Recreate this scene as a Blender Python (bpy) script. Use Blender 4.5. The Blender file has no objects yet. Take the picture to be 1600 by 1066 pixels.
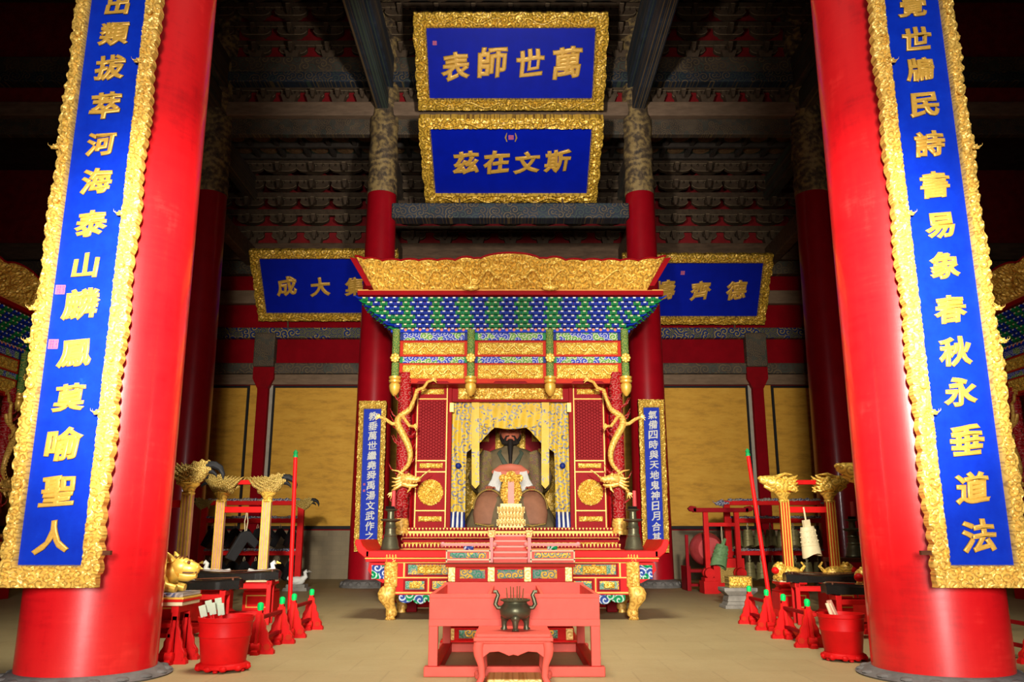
import bpy, bmesh, math, random
import numpy as np
from mathutils import Matrix, Vector, noise
random.seed(7)
S = bpy.context.scene
COL = S.collection
PI = math.pi

# ---------------------------------------------------------------- camera
FPX = 1303.0
TILT = math.atan(307.0 / FPX)
cd = bpy.data.cameras.new('camera')
cd.sensor_fit = 'HORIZONTAL'; cd.sensor_width = 36.0
cd.lens = 36.0 * FPX / 1600.0
cd.shift_x = 2.5 / 1600.0
cd.clip_start = 0.05; cd.clip_end = 200
cam = bpy.data.objects.new('camera', cd); COL.objects.link(cam)
cam.location = (0, 0, 1.0)
cam.rotation_euler = (PI / 2 + TILT, 0, 0)
S.camera = cam

# ---------------------------------------------------------------- light
S.view_settings.view_transform = 'Standard'
S.view_settings.look = 'None'
S.view_settings.gamma = 1.0
S.view_settings.use_curve_mapping = False
S.view_settings.exposure = 0.0

w = bpy.data.worlds.new('world'); S.world = w
w.use_nodes = True
w.node_tree.nodes['Background'].inputs[0].default_value = (0.9, 0.95, 1.0, 1)
w.node_tree.nodes['Background'].inputs[1].default_value = 0.25


def area(name, loc, target, sx, sy, power, col=(1, 1, 1), spread=180):
    d = bpy.data.lights.new(name, 'AREA'); d.shape = 'RECTANGLE'
    d.size = sx; d.size_y = sy; d.energy = power; d.color = col
    d.spread = math.radians(spread)
    o = bpy.data.objects.new(name, d); COL.objects.link(o)
    o.location = loc
    o.rotation_euler = (Vector(target) - Vector(loc)).to_track_quat('-Z', 'Y').to_euler()
    return o


def spot(name, loc, target, power, angle, blend=.5, r=.2, col=(1, 1, 1)):
    d = bpy.data.lights.new(name, 'SPOT'); d.energy = power; d.spot_size = math.radians(angle)
    d.spot_blend = blend; d.shadow_soft_size = r; d.color = col
    o = bpy.data.objects.new(name, d); COL.objects.link(o)
    o.location = loc
    o.rotation_euler = (Vector(target) - Vector(loc)).to_track_quat('-Z', 'Y').to_euler()
    return o


# daylight through the open doorway behind the viewer
area('doorway_daylight', (0, -6.5, 2.8), (0, 10, 2.0), 2.4, 3.0, 2250, (1.0, 0.97, 0.92))
area('nave_fill', (0, 7.0, 10.5), (0, 8.2, 0), 3.0, 3.0, 240, (1.0, 0.95, 0.80), 75)  # unseen overhead fill added to brighten the floor
# unseen fill spots added to brighten the shrine, rear wall and high boards
spot('fill_shrine', (0.0, 2.5, 2.3), (0, 13.5, 2.9), 300, 34, .9, .2, (1.0, 0.95, 0.85))
spot('fill_shrine_high', (0.0, 6.5, 7.4), (0, 13.0, 3.2), 520, 44, .9, .2, (1.0, 0.94, 0.82))  # added from above so the gilt relief gets shading
spot('fill_rear_left', (-1.0, 1.2, 2.6), (-5.4, 21, 2.6), 6000, 42, .9, .15, (1.0, 0.93, 0.8))
spot('fill_rear_right', (1.0, 1.2, 2.6), (5.4, 21, 2.6), 6000, 42, .9, .15, (1.0, 0.93, 0.8))
spot('fill_boards', (0, 9.0, 6.5), (0, 18.0, 10.4), 2300, 70, .9, .2, (1.0, 0.95, 0.9))


# ---------------------------------------------------------------- pixel helper (measuring only)
def at(px, py, Y):
    """Point of the place seen at photo pixel (px, py) at distance Y into the hall."""
    c, s = math.cos(TILT), math.sin(TILT)
    u = (px - 797.5) / FPX; v = (533 - py) / FPX
    dy = c - v * s; dz = s + v * c
    return Vector((u * Y / dy, Y, 1.0 + dz * Y / dy))


# ---------------------------------------------------------------- mesh builder
class MB:
    def __init__(self):
        self.v = []; self.f = []; self.m = []; self.T = None

    def add(self, vs, fs, mi=0):
        o = len(self.v)
        if self.T is not None:
            vs = [self.T @ Vector(p) for p in vs]
        self.v.extend([tuple(p) for p in vs])
        for k in fs:
            self.f.append(tuple(i + o for i in k)); self.m.append(mi)
        return self

    def box(self, x0, x1, y0, y1, z0, z1, mi=0):
        vs = [(x0, y0, z0), (x1, y0, z0), (x1, y1, z0), (x0, y1, z0), (x0, y0, z1), (x1, y0, z1), (x1, y1, z1), (x0, y1, z1)]
        return self.add(vs, [(3, 2, 1, 0), (4, 5, 6, 7), (0, 1, 5, 4), (1, 2, 6, 5), (2, 3, 7, 6), (3, 0, 4, 7)], mi)

    def frustum(self, cx, cy, z0, z1, a0, b0, a1, b1, mi=0):
        vs = [(cx - a0, cy - b0, z0), (cx + a0, cy - b0, z0), (cx + a0, cy + b0, z0), (cx - a0, cy + b0, z0),
              (cx - a1, cy - b1, z1), (cx + a1, cy - b1, z1), (cx + a1, cy + b1, z1), (cx - a1, cy + b1, z1)]
        return self.add(vs, [(3, 2, 1, 0), (4, 5, 6, 7), (0, 1, 5, 4), (1, 2, 6, 5), (2, 3, 7, 6), (3, 0, 4, 7)], mi)

    def lathe(self, prof, cx=0, cy=0, seg=24, mi=0, sx=1, sy=1, phase=0):
        vs = []; fs = []
        n = len(prof)
        for r, z in prof:
            for k in range(seg):
                a = 2 * PI * k / seg + phase
                vs.append((cx + r * sx * math.cos(a), cy + r * sy * math.sin(a), z))
        for i in range(n - 1):
            for k in range(seg):
                k2 = (k + 1) % seg
                fs.append((i * seg + k, i * seg + k2, (i + 1) * seg + k2, (i + 1) * seg + k))
        fs.append(tuple(range(seg - 1, -1, -1)))
        fs.append(tuple((n - 1) * seg + k for k in range(seg)))
        return self.add(vs, fs, mi)

    def tube(self, pts, radii, seg=10, mi=0, flat=1.0):
        pts = [Vector(p) for p in pts]
        if not hasattr(radii, '__len__'): radii = [radii] * len(pts)
        vs = []; fs = []
        up = None
        for i, p in enumerate(pts):
            t = (pts[min(i + 1, len(pts) - 1)] - pts[max(i - 1, 0)])
            if t.length < 1e-9: t = Vector((0, 0, 1))
            t.normalize()
            if up is None:
                up = Vector((0, -1, 0)) if abs(t.y) < .9 else Vector((0, 0, 1))
            a = t.cross(up)
            if a.length < 1e-6: a = t.orthogonal()
            a.normalize(); b = a.cross(t).normalized(); up = b
            for k in range(seg):
                g = 2 * PI * k / seg
                vs.append(p + radii[i] * (math.cos(g) * a + flat * math.sin(g) * b))
        n = len(pts)
        for i in range(n - 1):
            for k in range(seg):
                k2 = (k + 1) % seg
                fs.append((i * seg + k, i * seg + k2, (i + 1) * seg + k2, (i + 1) * seg + k))
        fs.append(tuple(range(seg - 1, -1, -1)))
        fs.append(tuple((n - 1) * seg + k for k in range(seg)))
        return self.add(vs, fs, mi)

    def prism(self, outl, y0, y1, mi=0):
        """outline in (x, z), extruded along y"""
        n = len(outl)
        area2 = sum(outl[i][0] * outl[(i + 1) % n][1] - outl[(i + 1) % n][0] * outl[i][1] for i in range(n))
        if area2 < 0: outl = outl[::-1]
        vs = [(x, y0, z) for x, z in outl] + [(x, y1, z) for x, z in outl]
        fs = [tuple(range(n)), tuple(range(2 * n - 1, n - 1, -1))]
        for i in range(n):
            j = (i + 1) % n
            fs.append((j, i, n + i, n + j))
        return self.add(vs, fs, mi)

    def ball(self, c, r, seg=14, rings=9, mi=0):
        if not hasattr(r, '__len__'): r = (r, r, r)
        vs = [(c[0], c[1], c[2] - r[2])]; fs = []
        for i in range(1, rings):
            ph = -PI / 2 + PI * i / rings
            for k in range(seg):
                a = 2 * PI * k / seg
                vs.append((c[0] + r[0] * math.cos(ph) * math.cos(a), c[1] + r[1] * math.cos(ph) * math.sin(a), c[2] + r[2] * math.sin(ph)))
        vs.append((c[0], c[1], c[2] + r[2]))
        for k in range(seg):
            fs.append((0, 1 + (k + 1) % seg, 1 + k))
        for i in range(rings - 2):
            for k in range(seg):
                k2 = (k + 1) % seg
                fs.append((1 + i * seg + k, 1 + i * seg + k2, 1 + (i + 1) * seg + k2, 1 + (i + 1) * seg + k))
        top = len(vs) - 1; b = 1 + (rings - 2) * seg
        for k in range(seg):
            fs.append((b + k, b + (k + 1) % seg, top))
        return self.add(vs, fs, mi)

    def grid(self, X, Y, Z, keep=None, mi=0, skirt_y=None):
        """X,Y,Z arrays (nv, nu); keep: mask (nv-1, nu-1)"""
        nv, nu = X.shape
        vs = np.stack([X, Y, Z], -1).reshape(-1, 3).tolist()
        if keep is None: keep = np.ones((nv - 1, nu - 1), bool)
        fs = []
        jj, ii = np.nonzero(keep)
        for j, i in zip(jj.tolist(), ii.tolist()):
            fs.append((j * nu + i, j * nu + i + 1, (j + 1) * nu + i + 1, (j + 1) * nu + i))
        if skirt_y is not None:
            base = len(vs); back = {}

            def bk(k):
                if k not in back:
                    back[k] = len(vs); vs.append([vs[k][0], skirt_y, vs[k][2]])
                return back[k]
            K = np.zeros((nv + 1, nu + 1), bool); K[1:-1, 1:-1] = keep
            for j, i in zip(jj.tolist(), ii.tolist()):
                q = (j * nu + i, j * nu + i + 1, (j + 1) * nu + i + 1, (j + 1) * nu + i)
                if not K[j, i + 1]: fs.append((q[1], q[0], bk(q[0]), bk(q[1])))
                if not K[j + 2, i + 1]: fs.append((q[3], q[2], bk(q[2]), bk(q[3])))
                if not K[j + 1, i]: fs.append((q[0], q[3], bk(q[3]), bk(q[0])))
                if not K[j + 1, i + 2]: fs.append((q[2], q[1], bk(q[1]), bk(q[2])))
        return self.add(vs, fs, mi)

    def build(self, name, mats, parent=None, smooth=35, bevel=0, loc=None):
        me = bpy.data.meshes.new(name)
        me.from_pydata(self.v, [], self.f)
        if not isinstance(mats, (list, tuple)): mats = [mats]
        for m in mats: me.materials.append(m)
        if len(mats) > 1:
            me.polygons.foreach_set('material_index', self.m)
        if smooth:
            me.polygons.foreach_set('use_smooth', [True] * len(me.polygons))
            me.set_sharp_from_angle(angle=math.radians(smooth))
        me.update()
        o = bpy.data.objects.new(name, me); COL.objects.link(o)
        if parent is not None: o.parent = parent
        if loc is not None: o.location = loc
        if bevel:
            md = o.modifiers.new('bevel', 'BEVEL'); md.width = bevel; md.segments = 2
            md.limit_method = 'ANGLE'; md.angle_limit = math.radians(40)
        return o


def tag(o, label=None, cat=None, group=None, kind=None):
    if label: o['label'] = label
    if cat: o['category'] = cat
    if group: o['group'] = group
    if kind: o['kind'] = kind
    return o


def thing(name, label, cat, loc=(0, 0, 0), rz=0, group=None):
    o = bpy.data.objects.new(name, None); COL.objects.link(o)
    o.empty_display_size = .1
    o.location = loc; o.rotation_euler = (0, 0, rz)
    return tag(o, label, cat, group)


def subpart(name, parent, loc=(0, 0, 0)):
    o = bpy.data.objects.new(name, None); COL.objects.link(o)
    o.parent = parent; o.location = loc
    return o


def copy_tree(root, loc, rz=None, label=None, mirror=False):
    r = root.copy(); COL.objects.link(r); r.location = loc
    if rz is not None: r.rotation_euler = (0, 0, rz)
    if mirror: r.scale = (-1, 1, 1)
    if label: r['label'] = label
    for ch in list(root.children):
        c = ch.copy(); COL.objects.link(c); c.parent = r
        for g in list(ch.children):
            d = g.copy(); COL.objects.link(d); d.parent = c
    return r


# ---------------------------------------------------------------- relief carving
def spiral_h(x, z, cell, seed=0, turns=2.2):
    """scrolling-cloud relief: every jittered cell is a little spiral"""
    x = np.asarray(x, float); z = np.asarray(z, float)
    ix = np.floor(x / cell).astype(int); iz = np.floor(z / cell).astype(int)
    best = np.full(x.shape, 1e9); out = np.zeros(x.shape); dome = np.zeros(x.shape)
    for dx in (-1, 0, 1):
        for dz in (-1, 0, 1):
            cx = ix + dx; cz = iz + dz
            h = (cx * 374761 + cz * 668265 + seed * 14467) & 0xffff
            h2 = (h * 40503 + 12345) & 0xffff; h3 = (h2 * 40503 + 777) & 0xffff
            px = (cx + .5 + .7 * (h / 65535. - .5)) * cell
            pz = (cz + .5 + .7 * (h2 / 65535. - .5)) * cell
            d = np.hypot(x - px, z - pz) / cell
            a = np.arctan2(z - pz, x - px)
            s = np.where(h3 & 256, 1, -1)
            val = .5 + .5 * np.cos(2 * PI * turns * d - s * a + h3 / 9000.)
            m = d < best
            best = np.where(m, d, best); out = np.where(m, val, out)
            dome = np.where(m, np.clip(1 - d * d * 1.3, 0, 1), dome)
    return .72 * out * (.35 + .65 * dome) + .28 * dome


def relief_rect(mb, x0, x1, z0, z1, yf, amp, cell, res, seed=0, back=.02, mi=0, mask=None, top=None, pull=None):
    nu = max(3, int((x1 - x0) / res)); nv = max(3, int((z1 - z0) / res))
    X, Z = np.meshgrid(np.linspace(x0, x1, nu), np.linspace(z0, z1, nv))
    H = spiral_h(X, Z, cell, seed)
    edge = np.minimum(np.minimum(X - x0, x1 - X), np.minimum(Z - z0, z1 - Z))
    H = H * np.clip(edge / (res * 1.5), 0, 1)
    Y = yf - amp * H
    keep = None
    if mask is not None:
        xc = (X[:-1, :-1] + X[1:, 1:]) / 2; zc = (Z[:-1, :-1] + Z[1:, 1:]) / 2
        keep = mask(xc, zc)
    mb.grid(X, Y, Z, keep, mi, skirt_y=yf + back)
    return mb


def relief_frame(mb, W, H, wx, wb, wt, amp, cell, res, seed=0, wob=0.0, back=.05, yf=0.0, zc=0.0):
    """rectangular carved frame centred on x=0, z=zc; wx side width, wb bottom, wt top; outer edge wobbles"""
    nu = int(W / res); nv = int(H / res)
    X, Z = np.meshgrid(np.linspace(-W / 2, W / 2, nu), np.linspace(-H / 2, H / 2, nv))
    xi = W / 2 - wx
    xc = (X[:-1, :-1] + X[1:, 1:]) / 2; zz = (Z[:-1, :-1] + Z[1:, 1:]) / 2
    keep = (np.abs(xc) > xi) | (zz < -H / 2 + wb) | (zz > H / 2 - wt)
    h = spiral_h(X, Z, cell, seed)
    ins = np.maximum.reduce([np.abs(X) - xi, -H / 2 + wb - Z, Z - H / 2 + wt])
    out = np.minimum.reduce([W / 2 - np.abs(X), H / 2 - np.abs(Z)])
    prof = np.clip(ins / (res * 2.0), 0, 1) * (.55 + .45 * np.clip(out / (wx * .35), 0, 1))
    lip = np.exp(-((ins - res * 1.2) / (res * 1.3)) ** 2) * .5
    Y = yf - amp * (.25 + .75 * h) * prof - amp * lip
    if wob:
        n1 = np.abs(np.sin(Z / cell * PI * .8 + 1.3 * np.sin(Z * 3.1 + seed))) * .8 + .4 * np.sin(Z * 7.3 + seed * 2)
        side = np.clip((np.abs(X) - xi) / wx, 0, 1)
        X = X + np.sign(X) * wob * n1 * side * np.where(Z > -H / 2 + wb * .6, 1, .3)
        n2 = np.abs(np.sin(X / cell * PI * .8 + seed)) * .6
        tb = np.clip((np.abs(Z) - (H / 2 - wb)) / wb, 0, 1)
        Z = Z + np.sign(Z) * wob * n2 * tb * (Z > 0)
    mb.grid(X, Y, Z + zc, keep, 0, skirt_y=yf + back)
    return mb


# ---------------------------------------------------------------- materials
M = {}


def newmat(name):
    m = bpy.data.materials.new(name); m.use_nodes = True
    nt = m.node_tree; b = nt.nodes['Principled BSDF']
    M[name] = m
    return m, nt, b


def N(nt, t, **kw):
    n = nt.nodes.new(t)
    for k, v in kw.items():
        if k in ('op',): n.operation = v
        else: setattr(n, k, v)
    return n


def setin(n, **kw):
    for k, v in kw.items(): n.inputs[k].default_value = v


def mix(nt, fac, a, b):
    n = nt.nodes.new('ShaderNodeMix'); n.data_type = 'RGBA'
    if isinstance(fac, float): n.inputs[0].default_value = fac
    else: nt.links.new(fac, n.inputs[0])
    for s, val in ((6, a), (7, b)):
        if isinstance(val, (tuple, list)): n.inputs[s].default_value = (*val[:3], 1)
        else: nt.links.new(val, n.inputs[s])
    return n.outputs[2]


def ramp(nt, fac, stops, interp='LINEAR'):
    n = nt.nodes.new('ShaderNodeValToRGB'); n.color_ramp.interpolation = interp
    el = n.color_ramp.elements
    while len(el) > 1: el.remove(el[-1])
    el[0].position = stops[0][0]; el[0].color = (*stops[0][1], 1)
    for p, c in stops[1:]:
        e = el.new(p); e.color = (*c, 1)
    nt.links.new(fac, n.inputs[0])
    return n.outputs[0]


def texco(nt, sx=1, sy=1, sz=1):
    t = nt.nodes.new('ShaderNodeTexCoord'); mp = nt.nodes.new('ShaderNodeMapping')
    mp.inputs['Scale'].default_value = (sx, sy, sz)
    nt.links.new(t.outputs['Object'], mp.inputs['Vector'])
    return mp.outputs[0]


def noise_tex(nt, co, scale, detail=4, rough=.6):
    n = nt.nodes.new('ShaderNodeTexNoise'); setin(n, Scale=scale, Detail=detail, Roughness=rough)
    nt.links.new(co, n.inputs['Vector'])
    return n.outputs[0]


def math_n(nt, op, a, b=None):
    n = nt.nodes.new('ShaderNodeMath'); n.operation = op
    for i, v in enumerate((a, b)):
        if v is None: continue
        if isinstance(v, (int, float)): n.inputs[i].default_value = v
        else: nt.links.new(v, n.inputs[i])
    return n.outputs[0]


def spiral_tex(nt, co, scale, turns=2.2, rand=.8):
    """spiral scrolls in the x-z plane of the object"""
    sp = nt.nodes.new('ShaderNodeSeparateXYZ'); nt.links.new(co, sp.inputs[0])
    cb = nt.nodes.new('ShaderNodeCombineXYZ')
    nt.links.new(sp.outputs[0], cb.inputs[0]); nt.links.new(sp.outputs[2], cb.inputs[1])
    v = nt.nodes.new('ShaderNodeTexVoronoi'); v.voronoi_dimensions = '2D'
    setin(v, Scale=scale, Randomness=rand)
    nt.links.new(cb.outputs[0], v.inputs['Vector'])
    d = nt.nodes.new('ShaderNodeVectorMath'); d.operation = 'SUBTRACT'
    nt.links.new(cb.outputs[0], d.inputs[0]); nt.links.new(v.outputs['Position'], d.inputs[1])
    s2 = nt.nodes.new('ShaderNodeSeparateXYZ'); nt.links.new(d.outputs[0], s2.inputs[0])
    ang = math_n(nt, 'ARCTAN2', s2.outputs[1], s2.outputs[0])
    ph = math_n(nt, 'MULTIPLY', v.outputs['Distance'], 2 * PI * turns)
    c = math_n(nt, 'COSINE', math_n(nt, 'SUBTRACT', ph, ang))
    h = math_n(nt, 'ADD', math_n(nt, 'MULTIPLY', c, .5), .5)
    return h, v.outputs['Color'], v.outputs['Distance']


def bump(nt, b, h, strength=.4, dist=.01):
    n = nt.nodes.new('ShaderNodeBump'); setin(n, Strength=strength, Distance=dist)
    nt.links.new(h, n.inputs['Height']); nt.links.new(n.outputs[0], b.inputs['Normal'])


def plain(name, col, rough=.5, metal=0.0, var=.25, vscale=6.0, bs=0.0, bscale=40.0, coat=0.0, spec=.2, stretch=(1, 1, 1)):
    m, nt, b = newmat(name)
    setin(b, Roughness=rough, Metallic=metal)
    b.inputs['Coat Weight'].default_value = coat
    b.inputs['Coat Roughness'].default_value = .12
    b.inputs['Specular IOR Level'].default_value = spec
    co = texco(nt, *stretch)
    n = noise_tex(nt, co, vscale, 5, .65)
    dark = tuple(c * (1 - var) for c in col); lite = tuple(min(1, c * (1 + var)) for c in col)
    nt.links.new(ramp(nt, n, [(.25, dark), (.75, lite)]), b.inputs['Base Color'])
    if bs: bump(nt, b, noise_tex(nt, co, bscale, 5, .6), bs, .01)
    return m


def gold(name, col, deep, scale, rough=.32, metal=.65, strength=.8, dist=.02, lo=.12, hi=.5, turns=2.2):
    m, nt, b = newmat(name)
    setin(b, Roughness=rough, Metallic=metal)
    co = texco(nt)
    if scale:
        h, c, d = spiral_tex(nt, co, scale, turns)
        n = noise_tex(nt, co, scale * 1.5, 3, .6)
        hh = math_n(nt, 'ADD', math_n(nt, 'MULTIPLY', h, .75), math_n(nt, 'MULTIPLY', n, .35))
        nt.links.new(ramp(nt, hh, [(lo, deep), (hi, col), (1, tuple(min(1, k * 1.15) for k in col))]), b.inputs['Base Color'])  # two-tone gilding that also paints crevice shade: scroll lows take the deep tone
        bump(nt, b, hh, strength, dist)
    else:
        n = noise_tex(nt, co, 14, 4, .6)
        nt.links.new(ramp(nt, n, [(.25, tuple(k * .75 for k in col)), (.7, col)]), b.inputs['Base Color'])
        bump(nt, b, n, .15, .01)
    return m


def painted(name, scale, stops, rough=.5, bs=.3, turns=2.2, alt=None, altscale=1.5):
    """painted scrollwork: constant bands of colour along the spirals"""
    m, nt, b = newmat(name)
    setin(b, Roughness=rough); b.inputs['Specular IOR Level'].default_value = .15
    co = texco(nt)
    h, c, d = spiral_tex(nt, co, scale, turns)
    col = ramp(nt, h, stops, 'CONSTANT')
    if alt:
        col2 = ramp(nt, h, alt, 'CONSTANT')
        sp = nt.nodes.new('ShaderNodeSeparateColor'); nt.links.new(c, sp.inputs[0])
        f = math_n(nt, 'GREATER_THAN', sp.outputs[0], .5)
        col = mix(nt, f, col, col2)
    nt.links.new(col, b.inputs['Base Color'])
    if bs: bump(nt, b, h, bs, .01)
    return m


def build_materials():
    RED = (0.62, 0.006, 0.010)
    # big lacquered columns: worn red with faint banding
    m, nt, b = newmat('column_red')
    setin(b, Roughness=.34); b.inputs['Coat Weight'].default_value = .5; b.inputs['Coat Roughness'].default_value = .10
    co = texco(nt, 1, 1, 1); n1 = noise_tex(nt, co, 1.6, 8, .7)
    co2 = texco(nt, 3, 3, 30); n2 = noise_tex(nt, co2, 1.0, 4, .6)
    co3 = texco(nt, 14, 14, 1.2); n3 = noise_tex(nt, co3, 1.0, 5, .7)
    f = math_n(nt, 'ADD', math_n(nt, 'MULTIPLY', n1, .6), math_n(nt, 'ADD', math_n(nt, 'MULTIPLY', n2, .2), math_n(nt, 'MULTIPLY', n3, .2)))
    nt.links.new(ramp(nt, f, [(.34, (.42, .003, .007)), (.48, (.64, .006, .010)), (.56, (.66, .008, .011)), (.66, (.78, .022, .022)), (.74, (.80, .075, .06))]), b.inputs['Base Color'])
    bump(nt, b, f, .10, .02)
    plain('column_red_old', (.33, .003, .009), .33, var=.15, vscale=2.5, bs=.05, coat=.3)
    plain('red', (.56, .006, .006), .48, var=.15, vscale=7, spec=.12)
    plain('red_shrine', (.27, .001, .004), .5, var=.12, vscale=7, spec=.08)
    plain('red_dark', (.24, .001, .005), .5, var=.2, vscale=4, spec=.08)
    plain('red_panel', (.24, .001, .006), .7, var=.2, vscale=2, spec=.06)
    plain('red_orange', (.46, .022, .006), .5, spec=.1, var=.1, vscale=9)
    plain('pink_overlit', (.70, .105, .072), .5, var=.10, vscale=7, bs=.08, bscale=30)  # red paint overlit by near light: the pinkness is put into the colour
    plain('seal_pink', (.62, .14, .22), .6)
    plain('seal_ink', (.25, .06, .30), .6)
    plain('pink', (.80, .33, .27), .5, var=.1)
    plain('pink_rail', (.72, .26, .24), .45, var=.12)
    plain('salmon', (.70, .22, .12), .5, var=.15)
    # blue lacquer
    m, nt, b = newmat('blue'); setin(b, Roughness=.45); b.inputs['Specular IOR Level'].default_value = .15
    co = texco(nt, 2, 2, 2); n = noise_tex(nt, co, 3, 6, .75)
    nt.links.new(ramp(nt, n, [(.3, (.001, .020, .40)), (.62, (.002, .032, .50)), (.74, (.012, .075, .58))]), b.inputs['Base Color'])
    plain('blue_board', (.001, .010, .36), .5, var=.15, vscale=3, spec=.12)
    plain('blue_bracket', (.001, .022, .30), .5, spec=.2)
    plain('blue_dark', (.006, .02, .16), .5)
    plain('pale_green', (.48, .55, .40), .6, var=.15)
    plain('teal', (.005, .06, .07), .5)
    plain('green', (.005, .20, .05), .45, var=.2)
    plain('green_bright', (.0, .50, .10), .4, var=.1)
    plain('green_bronze', (.13, .24, .10), .55, var=.35, vscale=12, bs=.2)
    plain('white', (.75, .74, .68), .5, var=.1)
    plain('cream', (.72, .60, .36), .45, var=.15)
    plain('line_gold', (.68, .34, .07), .4, metal=.2, var=.1)
    plain('black', (.010, .009, .008), .22, var=.3, coat=.3)
    plain('black_stone', (.012, .012, .013), .6, var=.3, bs=.1)
    plain('dark_wood', (.10, .03, .012), .5, var=.35, vscale=8, stretch=(1, 1, 6))
    plain('rope', (.55, .45, .28), .8)
    plain('skin', (.50, .14, .075), .5, var=.1)
    plain('robe_pink', (.62, .17, .10), .55, var=.1)
    plain('beard', (.02, .015, .012), .6)
    plain('candle_red', (.45, .05, .05), .45)
    plain('incense', (.22, .10, .04), .8)
    plain('bronze', (.10, .095, .055), .38, metal=.55, var=.3, vscale=10, bs=.12, bscale=30)
    plain('bronze_bell', (.17, .145, .06), .5, metal=.35, var=.35, vscale=9, bs=.15)
    plain('grey_stone', (.24, .22, .19), .85, var=.3, vscale=8, bs=.3, bscale=30)
    plain('plinth_stone', (.14, .13, .12), .8, var=.4, vscale=6, bs=.5, bscale=18)
    plain('plaster_line', (.42, .38, .30), .7, var=.15)
    plain('frame_black', (.012, .010, .010), .6)
    gold('gold', (.84, .52, .08), None, 0, metal=.3, rough=.36)
    gold('gold_char', (.80, .45, .07), None, 0, metal=.2, rough=.42)
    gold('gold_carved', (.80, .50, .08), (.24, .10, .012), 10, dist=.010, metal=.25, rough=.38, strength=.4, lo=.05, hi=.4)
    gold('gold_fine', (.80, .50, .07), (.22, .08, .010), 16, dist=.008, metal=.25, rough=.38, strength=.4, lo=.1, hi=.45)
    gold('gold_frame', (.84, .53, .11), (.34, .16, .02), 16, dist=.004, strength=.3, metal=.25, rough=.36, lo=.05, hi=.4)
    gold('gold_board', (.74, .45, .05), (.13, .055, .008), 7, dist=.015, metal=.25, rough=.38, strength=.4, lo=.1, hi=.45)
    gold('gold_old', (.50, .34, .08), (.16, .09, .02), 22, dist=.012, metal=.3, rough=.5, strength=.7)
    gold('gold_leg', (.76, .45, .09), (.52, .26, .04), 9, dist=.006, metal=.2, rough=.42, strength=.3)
    gold('gold_pink', (.62, .30, .20), None, 0, metal=.2, rough=.5)
    # yellow painted plaster
    m, nt, b = newmat('yellow_wall'); setin(b, Roughness=.75)
    co = texco(nt, .6, 1, 2.2); n = noise_tex(nt, co, 3.2, 8, .75)
    nt.links.new(ramp(nt, n, [(.3, (.44, .21, .015)), (.5, (.66, .33, .026)), (.7, (.72, .39, .045))]), b.inputs['Base Color'])
    # grey brick base of wall
    m, nt, b = newmat('wall_brick'); setin(b, Roughness=.85)
    t = nt.nodes.new('ShaderNodeTexBrick'); setin(t, Scale=2.2)
    t.inputs['Color1'].default_value = (.30, .23, .13, 1); t.inputs['Color2'].default_value = (.25, .19, .11, 1); t.inputs['Mortar'].default_value = (.20, .155, .09, 1)
    t.inputs['Mortar Size'].default_value = .006
    tc = nt.nodes.new('ShaderNodeTexCoord'); sx = nt.nodes.new('ShaderNodeSeparateXYZ'); cx = nt.nodes.new('ShaderNodeCombineXYZ')
    nt.links.new(tc.outputs['Object'], sx.inputs[0]); nt.links.new(sx.outputs[0], cx.inputs[0]); nt.links.new(sx.outputs[2], cx.inputs[1]); nt.links.new(cx.outputs[0], t.inputs['Vector'])
    nn = noise_tex(nt, tc.outputs['Object'], 2.5, 6, .7)
    nt.links.new(mix(nt, ramp(nt, nn, [(.3, (0, 0, 0)), (.7, (.6, .6, .6))]), t.outputs[0], (.20, .16, .10)), b.inputs['Base Color'])
    # floor: worn grey-brown paving
    m, nt, b = newmat('floor_stone'); setin(b, Roughness=.62)
    tc = nt.nodes.new('ShaderNodeTexCoord')
    t = nt.nodes.new('ShaderNodeTexBrick'); setin(t, Scale=1.0); t.offset = .5
    t.inputs['Brick Width'].default_value = .62; t.inputs['Row Height'].default_value = .62
    t.inputs['Color1'].default_value = (.37, .28, .125, 1); t.inputs['Color2'].default_value = (.34, .255, .112, 1); t.inputs['Mortar'].default_value = (.29, .215, .095, 1)
    t.inputs['Mortar Size'].default_value = .008
    nt.links.new(tc.outputs['Object'], t.inputs['Vector'])
    n1 = noise_tex(nt, tc.outputs['Object'], 1.2, 8, .75); n2 = noise_tex(nt, tc.outputs['Object'], 30, 5, .8)
    c1 = mix(nt, ramp(nt, n1, [(.35, (0, 0, 0)), (.7, (.8, .8, .8))]), t.outputs[0], (.42, .33, .16))
    c2 = mix(nt, ramp(nt, n2, [(.55, (0, 0, 0)), (.75, (.5, .5, .5))]), c1, (.15, .115, .06))
    nt.links.new(c2, b.inputs['Base Color']); bump(nt, b, n2, .15, .01)
    # dark painted timber of the roof
    for nm, sc, k in (('timber', 5.0, 1.0), ('timber_fine', 9.0, 1.0), ('timber_blue', 6.0, 1.0)):
        m, nt, b = newmat(nm); setin(b, Roughness=.7)
        co = texco(nt); h, c, d = spiral_tex(nt, co, sc, 2.5)
        n = noise_tex(nt, co, 2.0, 6, .7)
        base = ramp(nt, n, [(.3, (.030, .020, .014)), (.55, (.075, .055, .038)), (.75, (.12, .088, .055))])
        if nm == 'timber_blue':
            base = ramp(nt, n, [(.35, (.012, .016, .022)), (.6, (.022, .035, .055)), (.75, (.07, .06, .045))])
        lines = ramp(nt, h, [(0, (0, 0, 0)), (.80, (0, 0, 0)), (.9, (1, 1, 1))])
        spx = nt.nodes.new('ShaderNodeSeparateColor'); nt.links.new(c, spx.inputs[0])
        lcol = ramp(nt, spx.outputs[0], [(0, (.13, .085, .035)), (.45, (.05, .075, .05)), (.7, (.17, .115, .045))], 'CONSTANT')
        nt.links.new(mix(nt, lines, base, lcol), b.inputs['Base Color'])
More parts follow.
